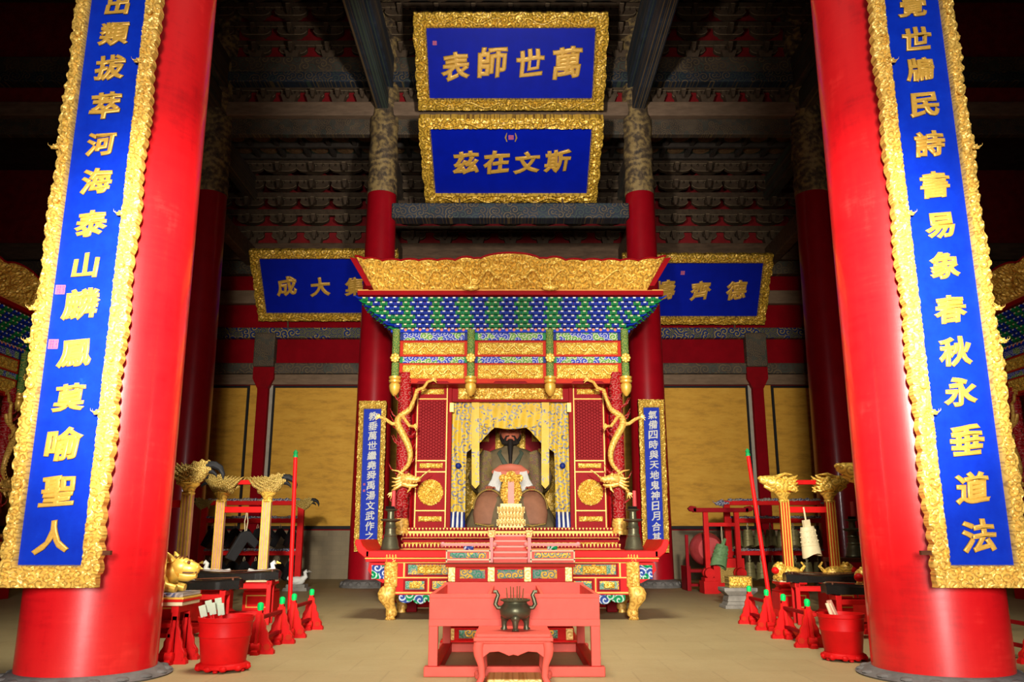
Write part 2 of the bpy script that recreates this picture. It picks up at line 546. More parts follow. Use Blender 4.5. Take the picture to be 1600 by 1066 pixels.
    plain('timber_plain', (.105, .062, .035), .75, var=.45, vscale=3, stretch=(1, 4, 4))
    plain('timber_light', (.20, .13, .08), .75, var=.3, vscale=3, stretch=(1, 4, 4))
    plain('bracket_dark', (.080, .052, .030), .7, var=.4, vscale=5)
    plain('bracket_edge', (.22, .16, .09), .7, var=.4, vscale=8)
    plain('bracket_red', (.22, .008, .010), .7, var=.3, vscale=4)
    plain('coffer', (.055, .043, .032), .75, var=.4, vscale=5)
    plain('coffer_green', (.045, .060, .040), .75, var=.4, vscale=5)
    plain('coffer_gold', (.19, .105, .045), .65, var=.5, vscale=12)
    m, nt, b = newmat('column_head'); setin(b, Roughness=.6)
    co = texco(nt); h, c, d = spiral_tex(nt, co, 2.2, 3.0); n = noise_tex(nt, co, 4, 6, .75)
    f = math_n(nt, 'ADD', math_n(nt, 'MULTIPLY', h, .10), math_n(nt, 'MULTIPLY', n, .95))
    nt.links.new(ramp(nt, f, [(.38, (.035, .024, .015)), (.5, (.12, .08, .04)), (.60, (.30, .20, .07)), (.75, (.40, .28, .11))]), b.inputs['Base Color'])
    bump(nt, b, f, .5, .03)
    # bright painted bands on the shrine
    W_ = (.75, .72, .66); B_ = (.01, .035, .40); G_ = (.02, .28, .07); Y_ = (.80, .50, .07)
    painted('paint_band', 11, [(0, B_), (.35, (.5, .5, .5)), (.44, B_), (.75, (.02, .08, .35)), (.92, W_)], alt=[(0, G_), (.35, Y_), (.62, G_), (.92, W_)])
    painted('paint_beam', 6, [(0, (.03, .04, .09)), (.4, (.30, .22, .06)), (.7, (.05, .07, .05))], alt=[(0, (.01, .03, .16)), (.5, (.05, .06, .05)), (.75, (.35, .25, .08))], bs=.2)
    painted('paint_panel', 16, [(0, (.25, .32, .28)), (.3, (.02, .26, .10)), (.5, (.30, .34, .38)), (.75, (.02, .30, .14))], alt=[(0, Y_), (.55, (.75, .42, .10)), (.8, (.05, .2, .3))])
    painted('paint_dragon', 13, [(0, (.16, .20, .16)), (.35, Y_), (.7, (.85, .55, .12)), (.88, (.10, .10, .12))], alt=[(0, (.05, .16, .14)), (.4, Y_), (.8, (.30, .34, .40))])
    painted('fret_green', 9, [(0, (.0, .20, .07)), (.4, (.0, .36, .12)), (.75, (.45, .55, .50))], alt=[(0, (.02, .05, .25)), (.35, (.09, .15, .40)), (.8, (.55, .60, .65))], bs=.5)
    painted('post_green', 14, [(0, (.03, .16, .05)), (.45, Y_), (.7, (.10, .26, .06))], bs=.6)
    painted('cloud_red', 12, [(0, (.32, .003, .006)), (.55, (.27, .004, .007)), (.84, (.60, .36, .28)), (.92, (.34, .004, .006))], bs=.5, turns=1.8)
    painted('robe_gold', 20, [(0, (.16, .12, .05)), (.4, (.62, .42, .10)), (.75, (.13, .12, .09))], alt=[(0, (.12, .11, .09)), (.5, (.38, .28, .14)), (.8, (.36, .12, .07))], bs=.4)
    painted('carved_blue', 10, [(0, (.10, .10, .14)), (.4, (.04, .08, .32)), (.7, (.42, .38, .36))], alt=[(0, (.20, .17, .15)), (.5, (.34, .28, .24))], bs=.6)
    plain('robe', (.17, .125, .065), .7, var=.3, vscale=5)
    plain('robe_green', (.07, .09, .06), .7, var=.2)
    plain('robe_knee', (.30, .13, .07), .6, var=.2)
    # curtain brocade: yellow with blue-grey embroidered clouds
    for nm, thr in (('brocade', .63), ('brocade_mid', .56), ('brocade_dense', .50)):
        m, nt, b = newmat(nm); setin(b, Roughness=.55)
        b.inputs['Sheen Weight'].default_value = .3
        co = texco(nt); h, c, d = spiral_tex(nt, co, 9, 1.6); n = noise_tex(nt, co, 7, 4, .6)
        f = math_n(nt, 'MULTIPLY', math_n(nt, 'GREATER_THAN', h, .55), math_n(nt, 'GREATER_THAN', n, thr - .08))
        n2 = noise_tex(nt, co, 9, 3, .5)
        emb = ramp(nt, n2, [(.4, (.24, .25, .24)), (.5, (.40, .38, .32)), (.6, (.05, .07, .18)), (.7, (.36, .33, .28))])
        yel = ramp(nt, n, [(.3, (.62, .40, .015)), (.7, (.78, .53, .03))])
        nt.links.new(mix(nt, f, yel, emb), b.inputs['Base Color'])
    # red lattice of the shrine doors
    m, nt, b = newmat('lattice'); setin(b, Roughness=.5); b.inputs['Specular IOR Level'].default_value = .08
    co = texco(nt)
    sp = nt.nodes.new('ShaderNodeSeparateXYZ'); nt.links.new(co, sp.inputs[0])
    acc = None
    for ang in (0, PI / 3, -PI / 3):
        u = math_n(nt, 'ADD', math_n(nt, 'MULTIPLY', sp.outputs[0], math.cos(ang) * 2 * PI / .045), math_n(nt, 'MULTIPLY', sp.outputs[2], math.sin(ang) * 2 * PI / .045))
        c = math_n(nt, 'COSINE', u)
        acc = c if acc is None else math_n(nt, 'MAXIMUM', acc, c)
    nt.links.new(ramp(nt, acc, [(.4, (.09, .002, .004)), (.75, (.20, .003, .006)), (.95, (.28, .014, .016))]), b.inputs['Base Color'])
    bump(nt, b, acc, .5, .008)
    # knotted gold caps etc
    gold('gold_pale', (.86, .60, .20), (.66, .38, .09), 14, dist=.005, metal=.2, rough=.4, strength=.3)


build_materials()

# ================================================================ THE ROOM
def struct(o, label=None):
    o['kind'] = 'structure'
    if label: o['label'] = label
    return o


struct(MB().box(-16, 16, -1.2, 21.4, -.2, 0).build('floor', M['floor_stone'], smooth=0), 'worn grey-brown stone floor of the hall')

# rear wall: brick base, plaster upper part, thin posts, yellow panels, beams
WY = 21.4
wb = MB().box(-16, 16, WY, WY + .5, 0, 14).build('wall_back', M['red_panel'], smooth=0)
struct(wb, 'rear wall with yellow panels over a grey base')
MB().box(-16, 16, WY - .06, WY, 0, 1.17).build('brick_base', M['wall_brick'], wb, smooth=0)
PX = (-11.2, -6.39, 6.39, 11.2)      # centres of thin wall posts
spans = [(-15.9, -11.45), (-10.95, -6.83), (-6.10, -.1), (.1, 6.10), (6.83, 10.95), (11.45, 15.9)]
for a, b_ in spans:
    MB().box(a, b_, WY - .035, WY, 1.28, 4.78).build('yellow_panel', M['yellow_wall'], wb, smooth=0)
    fr = MB()
    for (x0, x1, z0, z1) in ((a - .06, a, 1.2, 4.84), (b_, b_ + .06, 1.2, 4.84), (a, b_, 1.2, 1.28), (a, b_, 4.78, 4.84)):
        fr.box(x0, x1, WY - .05, WY, z0, z1)
    fr.build('panel_border', M['frame_black'], wb, smooth=0)
for a, b_ in ((-6.76, -6.52), (6.52, 6.76), (-6.25, -6.16), (6.16, 6.25)):
    MB().box(a, b_, WY - .03, WY, 1.2, 4.85).build('wall_strip', M['yellow_wall'] if abs(b_) > 6.4 and abs(a) > 6.4 else M['plaster_line'], wb, smooth=0)
struct(MB().box(-16, 16, WY - .10, WY, 4.86, 5.13).build('trim_1', M['timber_light'], smooth=0, bevel=.01), 'pale timber rail above the yellow panels')
struct(MB().box(-16, 16, WY - .16, WY, 5.14, 5.42).build('trim_2', M['timber'], smooth=0, bevel=.02), 'dark painted beam above the pale rail')
struct(MB().box(-16, 16, WY - .20, WY, 6.08, 6.36).build('trim_3', M['paint_beam'], smooth=0, bevel=.02), 'painted beam under the tilted wall boards')
struct(MB().box(-16, 16, WY - .20, WY, 7.02, 7.38).build('trim_4', M['timber_light'], smooth=0, bevel=.02), 'pale beam high on the rear wall')
struct(MB().box(-16, 16, WY - .25, WY, 7.82, 8.18).build('trim_5', M['timber'], smooth=0, bevel=.02), 'dark beam under the rear brackets')
struct(MB().box(-16, 16, WY - .34, WY, 8.20, 8.66).build('trim_6', M['timber_plain'], smooth=0, bevel=.03), 'bracket beam along the top of the rear wall')

# side walls and front wall with the open doorway
struct(MB().box(-16.4, -16, -1.2, 21.9, 0, 14).build('wall_left', M['red_panel'], smooth=0))
struct(MB().box(16, 16.4, -1.2, 21.9, 0, 14).build('wall_right', M['red_panel'], smooth=0))
fw = MB()
fw.box(-16.4, -2.1, -1.5, -1.2, 0, 14); fw.box(2.1, 16.4, -1.5, -1.2, 0, 14); fw.box(-2.1, 2.1, -1.5, -1.2, 4.1, 14)
struct(fw.build('wall_front', M['red_panel'], smooth=0), 'front wall with the tall open doorway')

# ceilings: the coffered one over the rear aisle, the high one over the nave
cl = MB().box(-16, 16, 18.2, 21.4, 10.85, 11.0).build('ceiling', M['coffer'], smooth=0)
struct(cl, 'dark coffered ceiling over the rear aisle')
cb = MB(); cg = MB(); cm = MB()
CS = .66
x = -9.9
nx = 0
while x < 9.95:
    cb.box(x - .05, x + .05, 18.2, 20.9, 10.72, 10.86); x += CS
for k in range(5):
    y = 18.3 + k * CS
    cb.box(-9.9, 9.9, y - .05, y + .05, 10.70, 10.85)
for i in range(30):
    for k in range(4):
        cx = -9.9 + CS * (i + .5); cy = 18.3 + CS * (k + .5)
        cg.box(cx - .25, cx + .25, cy - .25, cy + .25, 10.82, 10.86)
        cm.lathe([(.22, 10.80), (.22, 10.83)], cx, cy, 16)
        cm.lathe([(.10, 10.785), (.15, 10.81)], cx, cy, 12)
cb.build('coffer_grid', M['coffer'], cl, smooth=0)
cg.build('coffer_panel', M['coffer_green'], cl, smooth=0)
cm.build('coffer_medallion', M['coffer_gold'], cl, smooth=0)
hc = MB().box(-16, 16, -1.5, 18.2, 13.9, 14.1)
for k in range(14):
    hc.box(-16, 16, 1 + k * 1.3 - .07, 1 + k * 1.3 + .07, 13.75, 13.9)
for k in range(25):
    hc.box(-16 + k * 1.3 - .06, -16 + k * 1.3 + .06, -1.5, 18.2, 13.78, 13.9)
struct(hc.build('ceiling', M['coffer'], smooth=0), 'high dark ceiling over the nave')

# beams of the row over the rear columns
RY = 18.0
struct(MB().box(-16, 16, RY - .22, RY + .22, 10.62, 10.98).build('trim_7', M['timber_light'], smooth=0, bevel=.03), 'pale horizontal beam over the rear columns')
struct(MB().box(-16, 16, RY - .05, RY + .15, 10.22, 10.62).build('trim_8', M['timber_fine'], smooth=0, bevel=.02), 'painted rail under the pale beam')
struct(MB().box(-16, 16, RY - .02, RY + .1, 10.98, 11.45).build('trim_9', M['bracket_red'], smooth=0), 'red boards between the small brackets')
struct(MB().box(-16, 16, RY - .30, RY + .22, 11.45, 11.72).build('trim_10', M['timber_blue'], smooth=0, bevel=.03), 'dark blue painted beam')
struct(MB().box(-16, 16, RY - .22, RY + .22, 11.74, 12.16).build('trim_11', M['timber'], smooth=0, bevel=.03), 'dark painted architrave under the high brackets')
struct(MB().box(-16, 16, RY + .0, RY + .1, 12.16, 13.9).build('trim_12', M['bracket_red'], smooth=0), 'red boards behind the high brackets')
struct(MB().box(-16, 16, WY - .12, WY - .02, 8.6, 10.9).build('trim_13', M['bracket_red'], smooth=0), 'red boards behind the rear brackets')
n_t = 14
for X in (-6.9, -3.0, 3.0, 6.9):
    m = MB()
    m.box(X - .14, X + .14, 18.2, 21.3, 9.75, 10.35)
    struct(m.build('trim_%d' % n_t, M['timber'], smooth=0, bevel=.03), 'dark tie beam from column to rear wall, upper'); n_t += 1
    m = MB(); m.box(X - .13, X + .13, 18.2, 21.3, 8.05, 8.5)
    struct(m.build('trim_%d' % n_t, M['timber_plain'], smooth=0, bevel=.03), 'dark tie beam from column to rear wall, lower'); n_t += 1
    m = MB(); m.box(X - .24, X + .24, 2.0, 17.8, 11.3, 12.1); m.box(X - .15, X + .15, 2.0, 17.8, 10.75, 11.2)
    struct(m.build('trim_%d' % n_t, M['timber_blue'] if abs(X) < 4 else M['timber'], smooth=0, bevel=.03), 'long dark painted beam running forward over the nave'); n_t += 1


def bracket_mesh(tiers, dz, dy, L0, dL, arm_h=.15, arm_w=.11, pitch=.87):
    """one bracket set: curved boat shaped arms stepping forward and up, with the tie boards of its bay"""
    mb = MB()
    mb.frustum(0, -.0, 0, .16, .13, .13, .18, .18, 0)
    z = .14
    for t in range(tiers):
        y = -dy * t
        L = L0 + dL * t
        for (yy, LL) in ((y, L), (y + dy * .5, L * .66)):
            o = [(-LL, arm_h), (-LL, arm_h * .6), (-LL * .93, arm_h * .35), (-LL * .8, arm_h * .12), (-LL * .6, 0), (LL * .6, 0), (LL * .8, arm_h * .12), (LL * .93, arm_h * .35), (LL, arm_h * .6), (LL, arm_h)]
            mb.prism([(a, z + b) for a, b in o], yy - arm_w / 2, yy + arm_w / 2, 0)
            # pale painted outline along the lower edge
            mb.tube([(a, yy - arm_w / 2 - .002, z + b + .012) for a, b in o[1:-1]], .009, 4, 1)
            for q in (-1, -.5, .5, 1):
                mb.frustum(q * (LL - .07), yy, z + arm_h, z + arm_h + .07, .05, .06, .075, .08, 0)
                mb.box(q * (LL - .07) - .07, q * (LL - .07) + .07, yy - .086, yy - .078, z + arm_h + .052, z + arm_h + .068, 1)
        # tie board of the bay above the arms
        mb.box(-pitch / 2, pitch / 2, y - .03, y + .03, z + arm_h + .07, z + dz * .98, 0)
        mb.box(-pitch / 2, pitch / 2, y - .036, y - .03, z + arm_h + .075, z + arm_h + .09, 1)
        # projecting beak stepping out
        mb.box(-.06, .06, y - dy * 1.25, .02, z + .01, z + arm_h, 0)
        mb.frustum(0, y - dy * 1.3, z - .07, z + arm_h, .025, .05, .065, .08, 0)
        mb.box(-.045, .045, y - dy * 1.3 - .088, y - dy * 1.3 - .082, z + arm_h - .03, z + arm_h - .01, 1)
        z += dz
    return mb


def bracket_row(parent, y, z, xs, mbuilt):
    first = None
    for x_ in xs:
        if first is None:
            first = mbuilt.build('bracket_set', [M['bracket_dark'], M['bracket_edge']], parent, smooth=0); o = first
        else:
            o = first.copy(); COL.objects.link(o); o.parent = parent
        o.location = (x_, y, z)


def byname(n): return bpy.data.objects[n]


xs_b = [-9.57 + .87 * k for k in range(23)]
bracket_row(byname('trim_6'), WY - .16, 8.66, xs_b, bracket_mesh(5, .40, .20, .33, .025))
bracket_row(byname('trim_11'), RY - .05, 12.16, [-6.96 + .87 * k for k in range(17)], bracket_mesh(4, .38, .20, .33, .025))
bracket_row(byname('trim_9'), RY - .06, 10.98, [-6.96 + .58 * k for k in range(25)], bracket_mesh(1, .3, .16, .22, .05, .12, pitch=.58))


# ---------------------------------------------------------------- columns
def column(X, Y, r0, r1, zr, ztop, label, mat_name, plinth=True, head=True, rp=None, pz=1.0):
    t = thing('column', label, 'column', (X, Y, 0))
    prof = [(r0, .02)]
    nseg = 24
    for k in range(1, nseg + 1):
        f = k / nseg
        prof.append((r0 + (r1 - r0) * f, .14 + (zr - .14) * f))
    MB().lathe(prof, seg=64).build('shaft', M[mat_name], t)
    if plinth:
        R = rp or r0 * 1.28
        m = MB().lathe([(R * 1.08, 0), (R * 1.1, .03), (R, .08), (R * .97, .12), (r0 * 1.04, .16), (r0 * .9, .165)], seg=48)
        for k in range(18):
            a = 2 * PI * k / 18
            m.ball((R * .99 * math.cos(a), R * .99 * math.sin(a), .065), (.10 * R, .10 * R, .055), 8, 6)
        m.v = [(a, b, c * pz) for a, b, c in m.v]; m.build('plinth', M['plinth_stone'], t)
    if head:
        m = MB()
        pr = [(r1 * 1.03, zr - .03), (r1 * 1.05, zr), (r1 * 1.02, zr + .06)]
        zz = zr + .06; k = 0
        while zz < ztop:
            zz += .22; k += 1
            pr.append((r1 * (1.0 + .05 * math.sin(k * 1.9)), zz))
        m.lathe(pr, seg=40)
        m.build('painted_head', M['column_head'], t)
    return t


FX = 3.16; FY = 6.62
column(-FX, FY, .487, .455, 13.9, 14, 'huge glossy red column at the left, carrying a long blue couplet board', 'column_red', head=False, rp=.55, pz=.35)
column(FX + .06, FY, .487, .455, 13.9, 14, 'huge glossy red column at the right, carrying a long blue couplet board', 'column_red', head=False, rp=.55, pz=.35)
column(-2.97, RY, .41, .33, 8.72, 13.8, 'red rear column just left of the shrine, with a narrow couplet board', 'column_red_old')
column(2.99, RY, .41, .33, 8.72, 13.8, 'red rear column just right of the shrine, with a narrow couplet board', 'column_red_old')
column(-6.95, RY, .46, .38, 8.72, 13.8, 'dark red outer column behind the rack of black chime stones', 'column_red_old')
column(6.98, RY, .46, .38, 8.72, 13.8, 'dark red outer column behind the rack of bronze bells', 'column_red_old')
for sx, nm in ((-1, 'left'), (1, 'right')):
    t = thing('wall_post', 'slim red wall post with a dark painted head, %s of the shrine' % nm, 'post', (sx * 6.39, WY - .06, 0))
    MB().box(-.14, .14, -.14, .02, 0, 5.0).build('shaft', M['red_panel'], t, smooth=0, bevel=.02)
    MB().prism([(-.14, 4.75), (-.27, 5.0), (-.27, 5.3), (.27, 5.3), (.27, 5.0), (.14, 4.75)], -.16, .02).build('capital', M['red_dark'], t, smooth=0)
    MB().box(-.27, .27, -.24, .02, 5.3, 6.2).build('painted_head', M['timber_fine'], t, smooth=0, bevel=.03)


# ================================================================ BOARDS AND LETTERING
GLYPH = {}


def glyph(ch, bold):
    key = (ch, bold)
    if key in GLYPH: return GLYPH[key]
    c = bpy.data.curves.new('character', 'FONT'); c.body = ch; c.size = 1.0
    c.offset = 0; c.resolution_u = 3
    c.extrude = .015; c.bevel_depth = bold; c.bevel_resolution = 1
    o = bpy.data.objects.new('character', c); COL.objects.link(o)
    me = bpy.data.meshes.new_from_object(o.evaluated_get(bpy.context.evaluated_depsgraph_get()))
    bpy.data.objects.remove(o); bpy.data.curves.remove(c)
    n = len(me.vertices); co = np.empty(n * 3); me.vertices.foreach_get('co', co); co = co.reshape(-1, 3)
    mn = co.min(0); mx = co.max(0)
    dims = mx - mn
    co -= (mn + mx) / 2
    s = 1.0 / max(dims[0], dims[1], .55)
    co[:, :2] *= s
    # brush feeling: slanting right-up strokes and a gentle warp
    x = co[:, 0].copy(); y = co[:, 1].copy()
    co[:, 1] = y + .09 * x + .018 * np.sin(7 * x + 2 * y)
    co[:, 0] = x + .03 * y + .018 * np.sin(6 * y + 1.0)
    out = np.stack([co[:, 0], -co[:, 2], co[:, 1]], -1)   # into the x-z plane, facing -y
    me.vertices.foreach_set('co', out.ravel()); me.update()
    GLYPH[key] = me
    return me


def character(parent, ch, x, z, sx, sz, y, mat_, bold=.022, rot=0):
    me = glyph(ch, bold)
    if not me.materials: me.materials.append(mat_)
    o = bpy.data.objects.new('character', me); COL.objects.link(o)
    if me.materials[0] != mat_:
        me2 = me.copy(); me2.materials.clear(); me2.materials.append(mat_); o.data = me2
    o.parent = parent; o.location = (x, y, z); o.scale = (sx, (sx + sz) / 2 * .8, sz)
    o.rotation_euler = (0, rot, 0)
    return o


def seal(parent, x, z, s, y):
    m = MB().box(x - s, x + s, y - .004, y, z - s, z + s, 0)
    for i in range(3):
        for j in range(3):
            u = x + (i - 1) * s * .58; v = z + (j - 1) * s * .58
            m.box(u - s * .22, u + s * .22, y - .006, y - .004, v + s * .12, v + s * .19, 1)
            m.box(u - s * .22, u + s * (.22 if (i + j) % 2 else .0), y - .006, y - .004, v - s * .08, v - s * .01, 1)
            m.box(u - s * .22, u + s * .22, y - .006, y - .004, v - s * .22, v - s * .15, 1)
            m.box(u + s * (-.05 if i % 2 else .14), u + s * (.03 if i % 2 else .22), y - .006, y - .004, v - s * .2, v + s * .19, 1)
    return m.build('red_seal', [M['seal_pink'], M['seal_ink']], parent, smooth=0)


def dragon_head(mb, c, s, dirx=1, mi=0):
    """small carved dragon head, snout towards dirx, whiskers and horns"""
    x, y, z = c
    mb.ball((x, y, z), (s * .55, s * .42, s * .45), 12, 8, mi)
    mb.ball((x + dirx * s * .55, y - s * .02, z - s * .02), (s * .42, s * .26, s * .22), 10, 7, mi)
    mb.ball((x + dirx * s * .42, y - s * .02, z - s * .32), (s * .36, s * .2, s * .12), 10, 7, mi)
    for q in (-1, 1):
        mb.ball((x + dirx * s * .25, y + q * s * .24, z + s * .28), s * .14, 8, 6, mi)
        mb.tube([(x - dirx * s * .1, y + q * s * .2, z + s * .35), (x - dirx * s * .5, y + q * s * .25, z + s * .7), (x - dirx * s * .95, y + q * s * .25, z + s * .75)], [s * .1, s * .07, s * .02], 6, mi)
        mb.tube([(x + dirx * s * .85, y + q * s * .15, z), (x + dirx * s * 1.15, y + q * s * .3, z + s * .25), (x + dirx * s * 1.2, y + q * s * .35, z + s * .6)], [s * .05, s * .04, s * .015], 6, mi)
    for k in range(5):
        a = .5 + k * .35
        mb.tube([(x - dirx * s * .3, y, z - s * .1 + k * s * .06), (x - dirx * s * (.8 + .1 * k), y - s * .1, z + s * (.5 - a))], [s * .12, s * .02], 6, mi)


def couplet(X, Y, text, label, seals, wid, lean=0.0, z0=.66, zt=6.2, sgn=1):
    H = zt - z0
    t = thing('couplet_board', label, 'board', (X, Y, z0))
    t.rotation_euler = (lean, 0, 0)
    W = wid
    MB().box(-W / 2 + .06, W / 2 - .06, -.0, .05, .1, H - .1).build('blue_panel', M['blue'], t, smooth=0)
    fb = MB(); relief_frame(fb, W, H, .105, .155, .155, .05, .085, .0085, seed=3 + sgn, wob=.022, back=.055, zc=H / 2)
    d = fb
    for (zz, side) in ((1.22, 1), (2.0, -1), (2.75, 1), (3.3, -1), (4.05, 1), (1.75, -1)):
        xx = side * sgn * (W / 2 - (.0 if side < 0 else .09))
        dragon_head(d, (xx, -.05, zz), .045, -sgn if side > 0 else sgn * -1)
    for k in range(6):
        zz = .8 + k * .72
        for s_ in (-1, 1):
            d.ball((s_ * (W / 2 - .05), -.045, zz + .1 * s_), (.028, .022, .028), 10, 7)
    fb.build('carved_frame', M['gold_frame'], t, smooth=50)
    for ch, z, sz in text:
        character(t, ch, 0.0, z - z0, sz, sz * .92, -.012, M['gold_char'], bold=.040)
    for (sx_, sz_) in seals:
        seal(t, sx_, sz_ - z0, .036, -.002)
    # iron hanger pin
    MB().box(sgn * (W / 2 - .02), sgn * (W / 2 + .08), .0, .03, .22, .25).build('hanger_pin', M['dark_wood'], t, smooth=0)
    return t


CY = 6.02


def zc(py): return at(797.5, py, CY)[2]


left_txt = [('出', 8, .22), ('類', 54, .25), ('拔', 107, .25), ('萃', 166, .25), ('河', 226, .23), ('海', 284, .24), ('泰', 350, .25), ('山', 416, .22), ('麟', 476, .27),
            ('鳳', 553, .25), ('莫', 622, .24), ('喻', 694, .26), ('聖', 768, .25), ('人', 840, .26)]
right_txt = [('覺', 10, .24), ('世', 62, .24), ('牖', 110, .23), ('民', 165, .24), ('詩', 226, .24), ('書', 290, .24), ('易', 353, .23), ('象', 415, .24), ('春', 484, .25),
             ('秋', 550, .25), ('永', 612, .25), ('垂', 688, .25), ('道', 763, .25), ('法', 838, .25)]
couplet(-3.21, CY, [(c, zc(p), s * 1.0) for c, p, s in left_txt],
        'long blue couplet board with gold characters on the left front column',
        [(-.175, zc(453)), (-.175, zc(538))], .66, sgn=1)
couplet(3.285, CY, [(c, zc(p), s * 1.0) for c, p, s in right_txt],
        'long blue couplet board with gold characters on the right front column',
        [], .66, sgn=-1)


def plaque(c, W, H, lean, fw, chars, label, csize, extra=None, wt=None, cell=.24, res=.022, seed=1, hang=(18, 11.9), low=(17.9, 10.8)):
    t = thing('plaque', label, 'plaque', c)
    t.rotation_euler = (lean, 0, 0)
    MB().box(-W / 2 + fw * .6, W / 2 - fw * .6, 0, .08, -H / 2 + fw * .6, H / 2 - fw * .6).build('blue_panel', M['blue_board'], t, smooth=0)
    fb = MB(); relief_frame(fb, W, H, fw, fw * 1.0, (wt or fw), .10, cell, res, seed=seed, wob=.03, back=.12)
    # pairs of slim dragons creeping along the rails
    for zz, k in ((H / 2 - (wt or fw) / 2, 1), (-H / 2 + fw / 2, 2)):
        for s_ in (-1, 1):
            pts = []
            for q in range(26):
                f = q / 25
                pts.append((s_ * (W * .06 + f * W * .36), -.10, zz + fw * .24 * math.sin(f * 13 + k)))
            fb.tube(pts, [fw * .11 * (1 - .7 * abs(q / 25 - .3)) for q in range(26)], 8)
            dragon_head(fb, (s_ * W * .06, -.1, zz), fw * .26, -s_)
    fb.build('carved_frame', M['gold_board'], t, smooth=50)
    for (ch, x, z, s) in chars:
        character(t, ch, x, z, csize * s, csize * s, -.02, M['gold_char'], bold=.042)
    if extra: extra(t)
    for s_, (hy, hz) in ((-1, hang), (1, hang)):
        R_ = Matrix.Rotation(-lean, 4, 'X')
        e_ = R_ @ Vector((0, hy - c[1], hz - c[2]))
        mh = MB(); mh.tube([(s_ * W * .3, .06, H * .42), (s_ * W * .3, e_.y, e_.z)], .018, 8); mh.build('iron_hanger', M['black_stone'], t)
        e_ = R_ @ Vector((0, low[0] - c[1], low[1] - c[2]))
        mh = MB(); mh.tube([(s_ * W * .3, .06, -H * .44), (s_ * W * .3, e_.y, e_.z)], .022, 8); mh.build('support_bracket', M['timber_plain'], t)
    return t


def ex1(t):
    seal(t, -1.66, .42, .045, -.004)


def ex2(t):
    seal(t, .0, .62, .055, -.004)
    for s_ in (-1, 1):
        m = MB(); m.tube([(s_ * .09, -.01, .52), (s_ * .12, -.02, .62), (s_ * .09, -.02, .74)], [.012, .02, .008], 6)
        m.build('seal_dragon', M['gold'], t)


plaque((.01, 16.5, 11.195), 4.18, 2.08, .763, .27, [('表', -1.22, -.08, 1), ('師', -.40, .02, 1.05), ('世', .42, 0, .95), ('萬', 1.24, 0, 1.05)],
       'uppermost blue plaque above the shrine, gold frame, four large gold characters', .66, ex1, wt=.31, seed=2, hang=(17.8, 11.9), low=(17.8, 10.8))
plaque((.014, 17.2, 9.17), 3.96, 2.2, 1.03, .25, [('茲', -1.0, -.02, 1), ('在', -.33, 0, 1), ('文', .36, -.02, 1), ('斯', 1.04, .02, 1)],
       'second blue plaque, just below the uppermost one, small red seal at its top', .60, ex2, seed=5, hang=(17.8, 10.4), low=(17.9, 8.3))
plaque((-4.72, 20.55, 7.29), 3.72, 1.93, .66, .22, [('成', -1.03, 0, 1), ('大', -.17, -.02, 1), ('集', .72, 0, 1), ('聖', 1.5, 0, 1)],
       'tilted blue plaque on the rear wall, left of the shrine roof', .54, seed=8, hang=(21.3, 8.0), low=(21.25, 6.25))


def ex4(t): seal(t, -.35, .46, .05, -.004)


plaque((4.74, 20.55, 7.19), 3.78, 1.88, .62, .22, [('載', -1.5, 0, 1), ('幬', -.78, 0, 1), ('齊', .14, -.02, 1), ('德', 1.06, 0, 1)],
       'tilted blue plaque on the rear wall, right of the shrine roof', .54, ex4, seed=11, hang=(21.3, 8.0), low=(21.25, 6.25))


def small_couplet(X, text, W, ztop, zbot, label, extra_seals=False):
    Y = 17.5; H = ztop - zbot
    t = thing('couplet_board', label, 'board', (X, Y, zbot)); t.rotation_euler = (.03, 0, 0)
    MB().box(-W / 2 + .04, W / 2 - .04, 0, .05, .04, H - .04).build('blue_panel', M['blue'], t, smooth=0)
    fb = MB(); relief_frame(fb, W, H, .10, .16, .17, .05, .11, .014, seed=int(X * 7), wob=.01, back=.06, zc=H / 2)
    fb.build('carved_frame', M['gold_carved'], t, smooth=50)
    n = len(text)
    zt = H - .32; dz = (H - .42) / 13.0
    for k, ch in enumerate(text):
        character(t, ch, .02, zt - k * dz, .19, .185, -.012, M['white'], bold=.022)
    if extra_seals:
        seal(t, -.12, 1.35, .022, -.002); seal(t, -.12, 1.22, .022, -.002)
    return t


small_couplet(-2.90, '教垂萬世繼堯舜禹湯文武作之', .56, 3.80, .72, 'narrow blue couplet board with white characters on the column left of the shrine', True)
small_couplet(2.965, '氣備四時與天地鬼神日月合其', .53, 3.83, .70, 'narrow blue couplet board with white characters on the column right of the shrine')

# painted beam that carries the second plaque
struct(MB().box(-2.7, 2.7, 17.75, 18.15, 8.05, 8.42).build('trim_30', M['timber_blue'], smooth=0, bevel=.03), 'painted beam under the second plaque')

